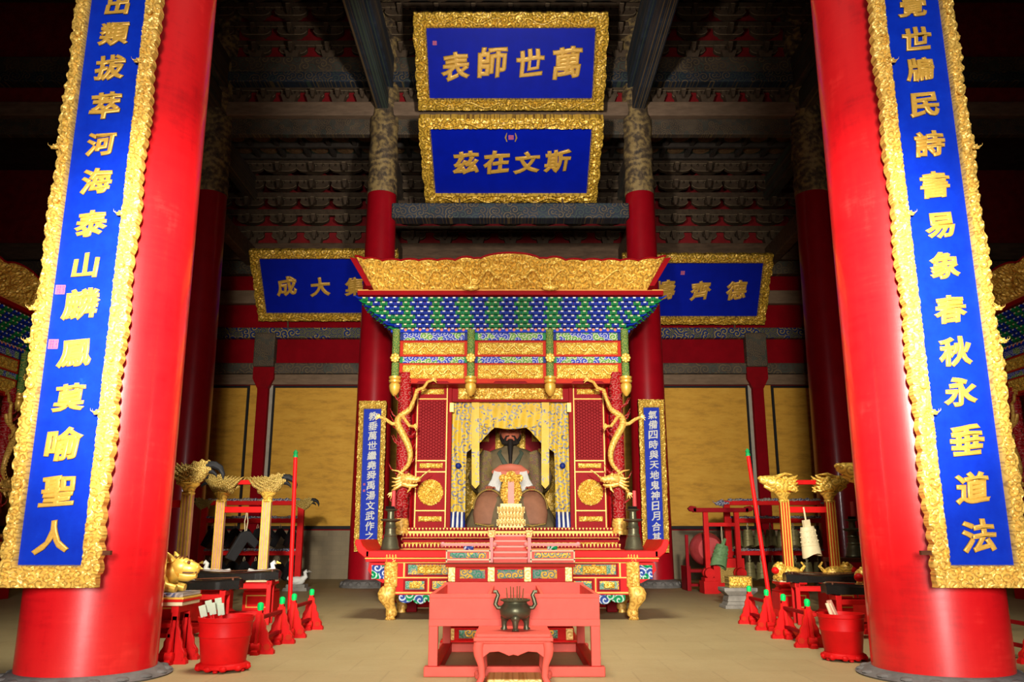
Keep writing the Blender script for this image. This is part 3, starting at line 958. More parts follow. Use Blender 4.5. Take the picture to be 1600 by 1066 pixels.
# ================================================================ THE SHRINE
def shrine(loc, label, full=True, rz=0):
    t = thing('shrine', label, 'shrine', loc, rz)
    # local frame: x to the right, y into the hall, z up; front of the canopy at y = 0
    # --- pedestal
    p = MB().box(-2.05, 2.05, .35, 3.3, 0, 1.04, 0)
    p.box(-1.62, 1.62, -.55, .4, 0, .80, 0).box(-1.66, 1.66, -.30, .4, .92, 1.0, 0)
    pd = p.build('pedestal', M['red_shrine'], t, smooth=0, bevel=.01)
    m = MB()
    for (y, z, h, hw) in ((-.56, .84, .07, 1.64), (-.30, 1.00, .06, 1.66), (-.10, 1.10, .05, 1.60)):
        m.box(-hw, hw, y, .4, z - .04, z - .005, 1)
        m.box(-hw, hw, y + .01, .4, z - .005, z + h, 0)
        k = -hw
        while k < hw - .02:
            m.prism([(k + .012, z + h - .006), (k + .027, z + .010), (k + .042, z + h - .006)], y - .012, y + .012, 1)
            k += .054
    m.build('lotus_moulding', [M['red_dark'], M['line_gold']], pd, smooth=0)
    m = MB(); relief_rect(m, -1.6, 1.6, .885, .925, -.50, .03, .07, .014, 4, .9); m.build('gold_scroll', M['gold_fine'], pd)
    # --- facade
    f = MB()
    f.box(-1.86, -1.60, .32, .42, 1.04, 3.75); f.box(1.60, 1.86, .32, .42, 1.04, 3.75)
    f.box(-1.62, -.98, .42, .47, 1.04, 3.72); f.box(.98, 1.62, .42, .47, 1.04, 3.72)
    f.box(-1.0, 1.0, .40, .47, 3.20, 3.72)
    for s in (-1, 1):
        f.box(s * 1.0 - .03, s * 1.0 + .03, .34, .48, 1.04, 3.6)
    fa = f.build('facade', M['red_shrine'], t, smooth=0, bevel=.006)
    for s in (-1, 1):
        MB().lathe([(.06, 1.1), (.06, 3.6)], s * 1.63, .34, 20).build('side_post', M['red_shrine'], fa)
        x0, x1 = (-1.54, -1.05) if s < 0 else (1.05, 1.54)
        d = subpart('door_leaf', t); d.name = 'door_leaf'
        m = MB().box(x0, x1, .37, .43, 1.13, 3.50, 0)
        lf = m.build('leaf_panel', M['red_shrine'], d, smooth=0)
        ln = MB()
        for z in (1.14, 1.42, 2.04, 2.22, 3.24, 3.49):
            ln.box(x0, x1, .355, .372, z - .009, z + .009)
        for x in (x0, x1):
            ln.box(x - .009, x + .009, .355, .372, 1.13, 3.5)
        ln.build('gold_line', M['line_gold'], d, smooth=0)
        MB().box(x0 + .035, x1 - .035, .350, .372, 2.26, 3.20).build('lattice', M['lattice'], d, smooth=0)
        xc_ = (x0 + x1) / 2
        m = MB(); relief_rect(m, xc_ - .22, xc_ + .22, 1.49, 1.93, .365, .045, .095, .012, 6, .02, mask=lambda X, Z: np.hypot(X - xc_, Z - 1.71) < .205)
        m.build('gold_medallion', M['gold_fine'], d, smooth=50)
        for (za, zb) in ((1.25, 1.33), (2.10, 2.18), (3.32, 3.41)):
            m = MB(); relief_rect(m, xc_ - .19, xc_ + .19, za, zb, .362, .03, .08, .012, 9, .02); m.build('gold_scroll', M['gold_fine'], d, smooth=50)
    m = MB(); relief_rect(m, -.87, .87, 3.24, 3.46, .385, .04, .12, .015, 12, .03); m.build('gold_valance', M['gold_carved'], t, smooth=50)
    # --- entablature: two painted bands, two rows of gilt panels, four hanging posts
    e = MB().box(-1.84, 1.84, -.06, .42, 3.42, 4.34)
    en = e.build('entablature', M['red_dark'], t, smooth=0)
    bays = [(-1.80, -.70), (-.58, .58), (.70, 1.80)]
    for i, (a, b) in enumerate(bays):
        for (z0, z1) in ((4.14, 4.26), (3.76, 3.86)):
            m = MB().box(a, b, -.085, -.05, z0, z1)
            m.build('painted_band', M['paint_band'], en, smooth=0)
            c = MB()
            for xx in (a, b - .05): c.box(xx, xx + .05, -.092, -.05, z0, z1)
            c.build('band_end', M['blue_dark' if (i + int(z0 > 4)) % 2 else 'green'], en, smooth=0)
        for (z0, z1) in ((3.90, 4.10), (3.50, 3.73)):
            fr = MB().box(a, b, -.080, -.05, z0 - .03, z1 + .025)
            if z0 < 3.6:
                w_ = b - a
                fr.prism([(a, z0 - .02), (a, z0 - .07), (a + w_ * .26, z0 - .07), (a + w_ * .29, z0 - .04), (b - w_ * .29, z0 - .04), (b - w_ * .26, z0 - .07), (b, z0 - .07), (b, z0 - .02)], -.078, -.05)
            fr.build('panel_frame', M['red_orange'], en, smooth=0)
            m = MB(); relief_rect(m, a + .05, b - .05, z0, z1, -.08, .035, .105, .013, i * 3 + int(z0 * 10), .03)
            pts = [(a + .15 + (b - a - .3) * q / 24, -.115, (z0 + z1) / 2 + .045 * math.sin(q * 1.05)) for q in range(25)]
            m.tube(pts, [.016 + .006 * math.sin(q * .13) for q in range(25)], 7)
            m.build('gilt_panel', M['gold_fine'], en, smooth=50)
    for x in (-1.86, -.64, .64, 1.86):
        h = MB().lathe([(.05, 3.50), (.062, 3.52), (.062, 3.74), (.05, 3.76), (.058, 3.80), (.062, 3.9), (.062, 4.26), (.07, 4.30)], x, -.13, 14)
        for z in (3.62, 4.0, 4.18): h.ball((x, -.19, z), (.035, .02, .035), 10, 6)
        hp = h.build('hanging_post', M['post_green'], t)
        b = MB().lathe([(.0, 3.20), (.03, 3.215), (.075, 3.28), (.092, 3.36), (.085, 3.40), (.06, 3.415), (.095, 3.43), (.10, 3.46), (.075, 3.475), (.095, 3.49), (.098, 3.52), (.06, 3.53)], x, -.13, 18)
        b.build('lotus_bud', M['gold'], hp); b = MB()
        b.ball((x, -.20, 3.82), (.065, .03, .065), 12, 7)
        for k in range(8):
            a = k * PI / 4
            b.ball((x + .055 * math.cos(a), -.205, 3.82 + .055 * math.sin(a)), (.026, .02, .026), 8, 5)
        b.build('rosette', M['gold'], hp)
    # --- honeycomb bracket band, flaring outwards
    bb = MB(); R = 8
    for r in range(R):
        tt = r / (R - 1); z = 4.315 + .345 * tt
        yf = -.10 - .62 * tt; hx = 1.90 + .46 * tt
        bb.box(-hx + .03, hx - .03, yf + .05, .4, z - .006, z + .045, 4)
        pit = .118; n = int(hx / pit) + 1
        for k in range(-n, n + 1):
            x = (k + (.5 if r % 2 else 0)) * pit
            if abs(x) > hx - .02: continue
            cl_ = int(math.floor((x + .118) / .236)) % 2
            mi = 0 if cl_ else 1
            if abs(x) > hx - .32: mi = 0 if (r + k) % 3 else 1
            bb.box(x - .056, x + .056, yf + .01, yf + .08, z - .026, z + .026, mi)
            bb.box(x - .034, x + .034, yf - .015, yf + .01, z - .018, z + .024, mi)
            bb.box(x - .024, x + .024, yf - .03, yf - .015, z - .012, z + .020, mi)
            bb.box(x - .021, x + .021, yf - .034, yf - .03, z - .002, z + .018, 2 if mi == 1 else 3)
            if r == 0:
                bb.ball((x + pit / 2, yf - .03, z - .015), (.030, .02, .030), 10, 6, 5)
        m_ = int(1.0 / pit)
        for k in range(m_):
            y = yf + k * pit
            if y > .35: break
            for s in (-1, 1):
                bb.box(s * hx - .03, s * hx + .03, y - .02, y + .02, z - .005, z + .026, (k + r) % 2)
        for s in (-1, 1):      # curled corner tips
            bb.tube([(s * (hx - .06), yf + .02, z + .01), (s * (hx + .03), yf - .05, z + .005), (s * (hx + .09), yf - .09, z + .03)], [.022, .016, .004], 6, r % 2)
    bb.build('bracket_band', [M['green'], M['blue_bracket'], M['white'], M['cream'], M['blue_bracket'], M['salmon']], t, smooth=0)
    MB().box(-1.95, 1.95, -.14, .4, 4.26, 4.30).build('band_rail', M['blue'], t, smooth=0)
    # --- red cornice and gilt crest leaning forwards
    rc = MB().box(-2.40, 2.40, -.80, .9, 4.70, 4.775, 0).box(-2.40, 2.40, -.805, -.78, 4.768, 4.79, 1)
    rc.build('cornice', [M['red_shrine'], M['line_gold']], t, smooth=0, bevel=.008)
    nu, nv = 300, 46
    U, V = np.meshgrid(np.linspace(-1, 1, nu), np.linspace(0, 1, nv))

    def topz(u):
        a = np.abs(u)
        big = .40 + .125 * np.clip(1 - (a / .20) ** 2, 0, 1) ** .55
        sc = .40 + .030 * np.abs(np.sin(a * PI * 8.5)) ** .6 + .035 * np.clip(1 - ((a - .27) / .09) ** 2, 0, 1) - .01 * a + .055 * np.clip((a - .82) / .18, 0, 1)
        return np.where(a < .2, np.maximum(big, sc), sc)
    Tz = topz(U)
    X = U * (2.14 + .26 * V); Z = 4.775 + V * Tz
    h = spiral_h(X, Z, .15, 21, 1.8)
    Yb = -.74 - .30 * V
    edge = np.minimum(np.minimum(V, 1 - V) * 12, (1 - np.abs(U)) * 40); edge = np.clip(edge, 0, 1)
    Y = Yb - .075 * h * edge
    cr = MB(); cr.grid(X, Y, Z)
    for s in (-1, 1):           # dragons in the crest
        for (ua, ub, ph) in ((.10, .45, 0), (.5, .88, 1.4)):
            pts = []; rad = []
            for q in range(34):
                g = q / 33; u = s * (ua + (ub - ua) * g)
                v = .42 + .22 * math.sin(g * 11 + ph)
                pts.append((u * (2.14 + .26 * v), -.80 - .30 * v, 4.775 + v * .42)); rad.append(.030 * (1 - .6 * g))
            cr.tube(pts, rad, 8)
            dragon_head(cr, pts[0], .085, -s)
        cr.tube([(s * .62, -.86, 4.80), (s * .62, -.93, 5.06)], [.022, .018], 8)
        cr.ball((s * .62, -.86, 4.80), (.14, .05, .05), 12, 7)
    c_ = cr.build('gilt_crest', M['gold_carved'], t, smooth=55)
    rim = MB()
    us = np.linspace(-1, 1, 240); tz = topz(us)
    pts = [(u * 2.415, -1.035, 4.775 + z + .012) for u, z in zip(us, tz)]
    rim.tube(pts, .020, 6)
    # body of the crest behind the carving
    bv = []; bf = []
    for i, (u, z) in enumerate(zip(us, tz)):
        bv += [(u * 2.15, -.70, 4.775), (u * 2.41, -1.0, 4.775 + z), (u * 2.41, -.96, 4.775 + z), (u * 2.15, -.66, 4.775)]
        if i:
            o = 4 * (i - 1)
            for k in range(4): bf.append((o + k, o + 4 + k, o + 4 + (k + 1) % 4, o + (k + 1) % 4))
    rim.add(bv, bf)
    for s in (-1, 1):           # red side edges and the crest returning to the back
        rim.prism([(s * 2.14, 4.775), (s * 2.22, 4.775), (s * 2.50, 5.24), (s * 2.40, 5.22)], -1.04, -.72)
        rim.add([(s * 2.2, -.74, 4.775), (s * 2.48, -1.0, 5.22), (s * 2.44, .9, 5.15), (s * 2.2, .9, 4.775),
                 (s * 2.16, -.74, 4.775), (s * 2.44, -1.0, 5.22), (s * 2.40, .9, 5.15), (s * 2.16, .9, 4.775)],
                [(0, 1, 2, 3), (7, 6, 5, 4), (0, 4, 5, 1), (1, 5, 6, 2), (2, 6, 7, 3), (3, 7, 4, 0)])
    rim.build('red_rim', M['red_shrine'], c_, smooth=40)
    MB().box(-2.2, 2.2, -.6, 3.2, 4.6, 4.72).build('canopy_top', M['red_dark'], t, smooth=0)
    # --- body of the cabinet
    cbm = MB()
    cbm.box(-1.86, -1.80, .42, 3.2, 1.04, 4.6); cbm.box(1.80, 1.86, .42, 3.2, 1.04, 4.6)
    cbm.box(-1.86, 1.86, 3.14, 3.2, 1.04, 4.6); cbm.box(-1.84, 1.84, .42, 3.2, 4.3, 4.6)
    cbm.box(-1.84, 1.84, .42, 3.2, 1.0, 1.06)
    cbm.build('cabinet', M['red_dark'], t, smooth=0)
    # --- columns with coiling dragons
    for s in (-1, 1):
        m = MB()
        nz, na = 90, 32
        A, ZZ = np.meshgrid(np.linspace(0, 2 * PI, na), np.linspace(1.28, 3.6, nz))
        hh = spiral_h(A * .1 + 5, ZZ, .085, 31 + s, 1.8)
        rr = .082 + .028 * hh
        m.grid(s * 1.70 + rr * np.cos(A), -.05 + rr * np.sin(A), ZZ)
        # licking red flames
        rnd = random.Random(5)
        for k in range(22):
            z = 1.5 + 1.7 * rnd.random(); a = -PI * rnd.random()
            x = s * 1.70 + .1 * math.cos(a); y = -.05 + .1 * math.sin(a)
            q = -s if k % 3 == 0 else s
            m.tube([(x, y, z), (x + q * .08, y - .03, z + .06), (x + q * .13, y - .03, z + .16)], [.018, .012, .002], 5)
        col_ = m.build('carved_column', M['cloud_red'], t, smooth=50)
        MB().lathe([(.13, 1.04), (.13, 1.10), (.11, 1.12), (.12, 1.2), (.10, 1.29)], s * 1.70, -.05, 20).build('column_foot', M['gold_leg'], col_)
        dr = MB()

        def Pt(px, py, y=-.17):
            v = at(px if s < 0 else 1595 - px, py, 13.35 + y)
            return (v.x, y, v.z)
        body = [Pt(646, 628, -.12), Pt(640, 640, -.13), Pt(624, 652, -.16), Pt(622, 664, -.19), Pt(629, 678, -.2), Pt(637, 694, -.21), Pt(641, 710, -.2), Pt(638, 726, -.17), Pt(628, 738, -.16), Pt(622, 748, -.2), Pt(630, 753, -.22)]
        # smooth resample
        bp = []
        for i in range(len(body) - 1):
            p0 = Vector(body[max(i - 1, 0)]); p1 = Vector(body[i]); p2 = Vector(body[i + 1]); p3 = Vector(body[min(i + 2, len(body) - 1)])
            for q in range(5):
                u = q / 5
                bp.append(.5 * ((2 * p1) + (-p0 + p2) * u + (2 * p0 - 5 * p1 + 4 * p2 - p3) * u * u + (-p0 + 3 * p1 - 3 * p2 + p3) * u ** 3))
        n = len(bp)
        dr.tube(bp, [.022 + .035 * math.sin(PI * min(1, (i / n) * 1.15 + .08)) for i in range(n)], 12)
        # dorsal fins
        for i in range(4, n - 4, 2):
            p = bp[i]
            dr.frustum(p.x - s * -.0, p.y - .05, p.z, p.z + .05, .012, .012, .001, .001)
        dra = dr.build('dragon', M['gold_leg'], t)
        legs = [[(640, 640), (648, 622), (651, 610), (662, 606), (668, 597), (676, 594)],
                [(624, 664), (612, 662), (602, 655), (594, 652)],
                [(622, 662), (624, 650), (630, 652), (640, 666), (646, 666)],
                [(628, 742), (622, 752), (618, 762), (613, 770)]]
        for L in legs:
            g = MB(); P_ = [Pt(a, b, -.18 - .02 * i) for i, (a, b) in enumerate(L)]
            g.tube(P_, [.032 - .012 * i / len(P_) for i in range(len(P_))], 8)
            e_ = Vector(P_[-1]); dirv = (Vector(P_[-1]) - Vector(P_[-2])).normalized()
            for k in range(4):
                a = -.8 + k * .53
                d2 = Vector((dirv.x * math.cos(a) - dirv.z * math.sin(a), -.15, dirv.x * math.sin(a) + dirv.z * math.cos(a)))
                g.tube([e_, e_ + d2 * .05, e_ + d2 * .08 + Vector((0, -.01, -.02))], [.014, .012, .003], 6)
            g.build('dragon_leg', M['gold_leg'], dra)
        hd = MB()
        c0 = Vector(Pt(632, 752, -.24))
        # skull, long snout, open lower jaw, brows, horns, beard and a short mane
        D = -s
        hd.tube([c0 + Vector((-D * .10, 0, .03)), c0 + Vector((-D * .02, -.01, .03)), c0 + Vector((D * .08, -.02, .035)), c0 + Vector((D * .18, -.03, .02)), c0 + Vector((D * .25, -.03, .03))], [.05, .085, .075, .05, .035], 14)
        hd.tube([c0 + Vector((-D * .03, -.01, -.03)), c0 + Vector((D * .06, -.02, -.065)), c0 + Vector((D * .16, -.03, -.075)), c0 + Vector((D * .21, -.03, -.055))], [.05, .04, .028, .012], 10)
        for q in (-1, 1):
            hd.ball(c0 + Vector((D * .25, -.03 + q * .022, .05)), .022, 8, 6)
            hd.ball(c0 + Vector((D * .07, -.02 + q * .055, .095)), .026, 9, 6)
            hd.tube([c0 + Vector((-D * .02, q * .05, .10)), c0 + Vector((-D * .10, q * .06, .15)), c0 + Vector((-D * .20, q * .06, .17))], [.022, .016, .004], 7)
            hd.tube([c0 + Vector((D * .22, -.03 + q * .04, .01)), c0 + Vector((D * .30, -.05 + q * .05, .09)), c0 + Vector((D * .40, -.04 + q * .05, .17))], [.009, .008, .003], 6)
            for k in range(4):
                hd.tube([c0 + Vector((-D * .04, q * .05, .05 - .035 * k)), c0 + Vector((-D * .13, q * .07, .03 - .05 * k)), c0 + Vector((-D * .19, q * .06, .05 - .065 * k))], [.026, .018, .004], 6)
        for k in range(4):
            hd.ball(c0 + Vector((D * (.06 + .045 * k), -.06, -.02)), (.008, .008, .016), 6, 4)
        hd.tube([c0 + Vector((D * .10, -.03, -.08)), c0 + Vector((D * .09, -.05, -.13)), c0 + Vector((D * .05, -.05, -.18))], [.025, .018, .004], 7)
        hd.build('dragon_head', M['gold_leg'], dra)
    if full:
        # stepped front in the middle of the pedestal
        m = MB()
        for k, (z, y) in enumerate(((.62, -1.0), (.70, -.90), (.78, -.80), (.86, -.70), (.94, -.6), (1.02, -.5))):
            m.box(-.29, .29, y, -.30, z - .08, z - .02, 0); m.box(-.30, .30, y - .02, -.30, z - .02, z, 1)
        m.build('step', [M['red_shrine'], M['line_gold']], t, smooth=0)
    return t


SH = shrine((0, 13.35, 0), 'tall red and gold canopied shrine in the middle of the hall, with dragon columns')


# ---------------------------------------------------------------- curtains hung in the shrine opening
def px_cloth(cols, y0, fold=.03, ktop=627, freq=34, seed=0, n=70, nv=30):
    """hanging cloth: list of (x pixel, bottom pixel) at the depth y0"""
    xs = np.array([c[0] for c in cols], float); bs = np.array([c[1] for c in cols], float)
    X = np.zeros((nv, n)); Y = np.zeros((nv, n)); Z = np.zeros((nv, n))
    for i, px in enumerate(np.linspace(xs[0], xs[-1], n)):
        b = float(np.interp(px, xs, bs))
        pt = at(px, ktop, y0); pb = at(px, b, y0)
        for j in range(nv):
            f = j / (nv - 1)
            X[j, i] = pb.x + (pt.x - pb.x) * f
            Z[j, i] = pb.z + (pt.z - pb.z) * f
    Y = y0 - fold * (np.sin(X * freq + seed + 1.2 * np.sin(Z * 3 + seed)) * (.35 + .65 * (Z.max() - Z) / (Z.max() - Z.min() + 1e-6)))
    return X, Y, Z


def cloth_mb(cols, y0, **k):
    X, Y, Z = px_cloth(cols, y0, **k)
    m = MB(); m.grid(X, Y, Z)
    m.grid(X[:, ::-1], Y[:, ::-1] + .012, Z[:, ::-1])
    return m


CYD = 13.93
for s, nm in ((0, 'left'), (1, 'right')):
    fx = (lambda p: p) if s == 0 else (lambda p: 1595 - p)
    t = thing('curtain', 'yellow brocade curtain with blue embroidery gathered at the %s of the shrine opening' % nm, 'curtain', (0, 0, 0))
    cs = [(703, 806), (724, 806), (727, 800), (728.5, 708), (738, 700), (752, 690), (766, 674), (775, 667)]
    cs = [(fx(a), b) for a, b in cs]
    if s: cs = cs[::-1]
    cloth_mb(cs, CYD, fold=.035, freq=42, seed=s).build('drape', M['brocade_dense'], t)
    m = MB()
    v = at(fx(716), 728, CYD - .08); m.ball(v, (.05, .03, .05), 12, 8)
    m.build('embroidered_ball', M['blue_dark'], t)
    hm = MB()
    for k in range(7):
        a = at(fx(705 + k * 3.3), 806, CYD - .06); b = at(fx(703 + k * 3.6), 833, CYD - .10)
        hm.tube([a + Vector((0, .03, .06)), (a + b) / 2, b], [.014, .022, .026], 7, k % 2)
    hm.build('striped_hem', [M['blue_dark'], M['white']], t)
    g = MB()
    for k in range(4):
        a = at(fx(708 + k * 4), 832, CYD - .14); b = at(fx(707 + k * 4.3), 852, CYD - .5)
        b = Vector((a.x, a.y - .02, a.z - .19))
        g.tube([a, (a + b) / 2 + Vector((0, -.01, 0)), b], [.018, .024, .016], 7)
    g.build('gold_tassel', M['gold_pale'], t)
    st = thing('curtain_strap', 'long yellow brocade strap with pointed end at the %s edge of the opening' % nm, 'strap', (0, 0, 0))
    cs = [(fx(737), 757), (fx(743), 764), (fx(749), 757)]
    if s: cs = cs[::-1]
    cloth_mb(cs, CYD - .10, fold=.006, freq=20, n=14).build('strap', M['brocade'], st)
    MB().box(*sorted((at(fx(703), 632, 13.7).x, at(fx(709), 632, 13.7).x)), 13.68, 13.74, at(703, 644, 13.7).z, at(703, 630, 13.7).z).build('gold_clasp', M['gold'], st, smooth=0)
tag(cloth_mb([(740, 664), (770, 668), (797.5, 671), (825, 668), (855, 664)], CYD - .03, fold=.02, freq=26).build('curtain_valance', M['brocade_mid']),
    'yellow valance with cloud embroidery across the top of the shrine opening', 'curtain')


# ---------------------------------------------------------------- throne and seated statue
t = thing('throne', 'red throne with gilt carved back panels behind the statue', 'throne', (0, 15.6, 1.06))
MB().box(-1.0, 1.0, 0, .08, 0, 2.3).build('back_panel', M['red_dark'], t, smooth=0)
for (x0, x1, z0, z1) in ((-.85, -.52, .1, 1.55), (.52, .85, .1, 1.55), (-.28, .28, .8, 2.2), (-.80, -.40, 1.68, 1.98), (.40, .80, 1.68, 1.98)):
    m = MB(); relief_rect(m, x0, x1, z0, z1, -.01, .05, .12, .022, 3, .03); m.build('gilt_panel', M['gold_fine'], t, smooth=50)
MB().box(-.9, .9, -1.1, .0, 0, .16).build('seat', M['red_dark'], t, smooth=0, bevel=.02)


def loft(mb, secs, seg=40, mi=0, pw=2.3, shape=None):
    """stack of superellipse sections (z, ax, ay, cx, cy)"""
    vs = []; fs = []
    for (z, ax, ay, cx, cy) in secs:
        for k in range(seg):
            a = 2 * PI * k / seg
            c, s = math.cos(a), math.sin(a)
            x = ax * math.copysign(abs(c) ** (2 / pw), c); y = ay * math.copysign(abs(s) ** (2 / pw), s)
            v = Vector((cx + x, cy + y, z))
            if shape: v = shape(v)
            vs.append(v)
    n = len(secs)
    for i in range(n - 1):
        for k in range(seg):
            k2 = (k + 1) % seg
            fs.append((i * seg + k, i * seg + k2, (i + 1) * seg + k2, (i + 1) * seg + k))
    fs.append(tuple(range(seg - 1, -1, -1))); fs.append(tuple((n - 1) * seg + k for k in range(seg)))
    return mb.add(vs, fs, mi)


ST = thing('seated_statue', 'painted seated statue of a bearded sage in a robe, hands on knees, inside the shrine', 'statue', (0, 14.85, 1.07))
ST.scale = (1, 1, .94)


def interp_secs(keys, n):
    zs = [k[0] for k in keys]; out = []
    for i in range(n):
        z = zs[0] + (zs[-1] - zs[0]) * i / (n - 1)
        out.append((z,) + tuple(float(np.interp(z, zs, [k[j] for k in keys])) for j in range(1, 5)))
    return out


def robe_shape(v):
    # draped folds on the lower robe
    if v.z < .8:
        k = max(0, 1 - v.z / .8)
        a = math.atan2(v.y + .3, v.x)
        f = 1 + .035 * k * math.sin(a * 17) + .02 * math.sin(a * 9 + v.z * 4)
        return Vector((v.x * f, (v.y + .3) * f - .3, v.z))
    return v


body = MB()
loft(body, interp_secs([(0.0, .78, .50, 0, -.20), (.12, .80, .54, 0, -.22), (.35, .70, .52, 0, -.22), (.62, .58, .46, 0, -.16), (.80, .46, .34, 0, -.02), (1.0, .36, .25, 0, .05),
                        (1.25, .40, .26, 0, .08), (1.45, .44, .24, 0, .09), (1.53, .34, .19, 0, .09), (1.58, .17, .13, 0, .08), (1.60, .10, .10, 0, .07), (1.66, .095, .10, 0, .06)], 44), 48, 0, 2.4, robe_shape)


def face_shape(v):
    if v.y < .02:
        x, z = v.x, v.z
        d = .045 * math.exp(-(x / .026) ** 2 - ((z - 1.84) / .045) ** 2)          # nose
        d += .020 * math.exp(-((abs(x) - .07) / .035) ** 2 - ((z - 1.82) / .04) ** 2)  # cheeks
        d -= .018 * math.exp(-((abs(x) - .055) / .028) ** 2 - ((z - 1.895) / .018) ** 2)  # eye sockets
        d += .014 * math.exp(-(abs(x) / .10) ** 2 - ((z - 1.93) / .018) ** 2)       # brow
        d += .018 * math.exp(-(x / .05) ** 2 - ((z - 1.745) / .018) ** 2)           # lips
        return Vector((x, v.y - d, z))
    return v


loft(body, interp_secs([(1.62, .09, .09, 0, .03), (1.66, .12, .13, 0, .01), (1.72, .150, .165, 0, .0), (1.80, .170, .185, 0, 0), (1.88, .175, .19, 0, 0), (1.96, .170, .185, 0, .01), (2.03, .14, .15, 0, .02), (2.08, .07, .08, 0, .02)], 40), 56, 1, 2.1, face_shape)
for s in (-1, 1):
    body.ball((s * .175, .02, 1.86), (.022, .035, .055), 10, 7, 1)
    body.ball((s * .055, -.176, 1.893), (.022, .014, .010), 10, 6, 2)
    body.ball((s * .055, -.188, 1.893), (.009, .006, .009), 8, 5, 3)
    body.tube([(s * .025, -.195, 1.925), (s * .06, -.19, 1.935), (s * .10, -.165, 1.925)], [.008, .009, .004], 6, 3)
    # hand resting on the knee: palm and five fingers
    hx = s * .36; hy = -.50; hz = .80
    body.ball((hx, hy, hz), (.065, .085, .032), 12, 8, 1)
    for k in range(4):
        fx_ = hx - .048 + .032 * k
        L_ = (.085, .10, .095, .075)[k if s > 0 else 3 - k]
        body.tube([(fx_, hy - .05, hz + .005), (fx_, hy - .09, hz - .004), (fx_, hy - .06 - L_, hz - .06)], [.016, .015, .010], 7, 1)
    body.tube([(hx - s * .05, hy + .01, hz), (hx - s * .085, hy - .03, hz + .005), (hx - s * .10, hy - .07, hz - .01)], [.018, .016, .011], 7, 1)
body.build('figure', [M['robe'], M['skin'], M['white'], M['black']], ST, smooth=60)
for s in (-1, 1):
    # upper sleeves down to the hands, white undersleeves hanging to the lap
    m = MB()
    m.tube([(s * .36, .08, 1.46), (s * .47, .04, 1.25), (s * .52, -.08, 1.02), (s * .48, -.22, .86), (s * .42, -.34, .80)], [.15, .19, .22, .20, .15], 18)
    m.build('sleeve', M['robe_gold'], ST)
    m = MB()
    for k in range(6):
        x = s * (.16 + .028 * k)
        m.tube([(x * .9, -.26, 1.17 - .01 * k), (x * 1.02, -.36, .95), (x * 1.15 + s * .02, -.44, .74 + .02 * k)], [.016, .024, .022], 7)
    m.build('undersleeve', M['white'], ST)
    m = MB()
    loft(m, [(.10, .05, .03, s * .36, -.62), (.16, .24, .10, s * .36, -.62), (.34, .27, .14, s * .36, -.58), (.58, .24, .14, s * .35, -.50), (.72, .15, .10, s * .34, -.44), (.76, .05, .04, s * .34, -.42)], 28)
    m.build('knee_drape', M['robe_knee'], ST)
    m = MB()
    arc = [(s * (.36 + .26 * math.cos(a)), -.64 - .10 * max(0, math.sin(a)) * .6 + .06, .42 + .34 * math.sin(a)) for a in np.linspace(0.0, PI, 16)]
    m.tube(arc, .016, 6)
    m.tube([(s * .16, -.72, .16), (s * .36, -.76, .12), (s * .58, -.70, .16)], [.014, .016, .014], 6)
    m.build('robe_trim', M['gold_old'], ST)
    m = MB(); m.ball((s * .36, -.74, .05), (.10, .12, .06), 14, 8); m.build('shoe', M['gold_old'], ST)
    m = MB(); m.tube([(s * .02, -.20, 1.14), (s * .12, -.20, 1.3), (s * .20, -.14, 1.46), (s * .14, -.02, 1.56)], [.035, .04, .035, .03], 8, 0, .5)
    m.build('collar', M['robe_green'], ST)
m = MB(); m.tube([(-.30, -.22, 1.08), (-.16, -.30, 1.16), (0, -.32, 1.17), (.16, -.30, 1.16), (.30, -.22, 1.08)], [.05, .07, .08, .07, .05], 14, 0, .6)
m.box(-.16, .16, -.33, -.25, 1.02, 1.16)
m.build('waist_sash', M['robe_pink'], ST)
MB().box(-.18, .18, -.34, -.24, .78, 1.0).build('apron', M['teal'], ST, smooth=0, bevel=.02)
m = MB().box(-.04, .04, -.36, -.33, .92, 1.08); m.ball((0, -.36, 1.03), (.07, .03, .045)); m.build('sash_knot', M['red_orange'], ST)
m = MB()
m.tube([(0, -.15, 1.70), (0, -.20, 1.58), (0, -.24, 1.42), (0, -.26, 1.22)], [.05, .05, .035, .022], 12)
for s in (-1, 1):
    m.tube([(s * .02, -.205, 1.775), (s * .07, -.20, 1.765), (s * .10, -.17, 1.70), (s * .11, -.13, 1.62)], [.010, .016, .022, .012], 8)
    m.tube([(s * .16, -.02, 1.84), (s * .155, -.06, 1.74), (s * .12, -.12, 1.66), (0, -.16, 1.64)], [.02, .035, .045, .05], 9)
m.build('beard', M['beard'], ST)
m = MB(); loft(m, [(1.98, .175, .19, 0, .02), (2.10, .17, .18, 0, .03), (2.16, .16, .17, 0, .03)], 28); m.box(-.22, .22, -.42, .45, 2.16, 2.19)
m.build('crown', M['black'], ST, smooth=30)
MB().box(-.9, .9, -.75, .0, -.012, -.002).build('seat_cloth', M['robe'], ST, smooth=0)

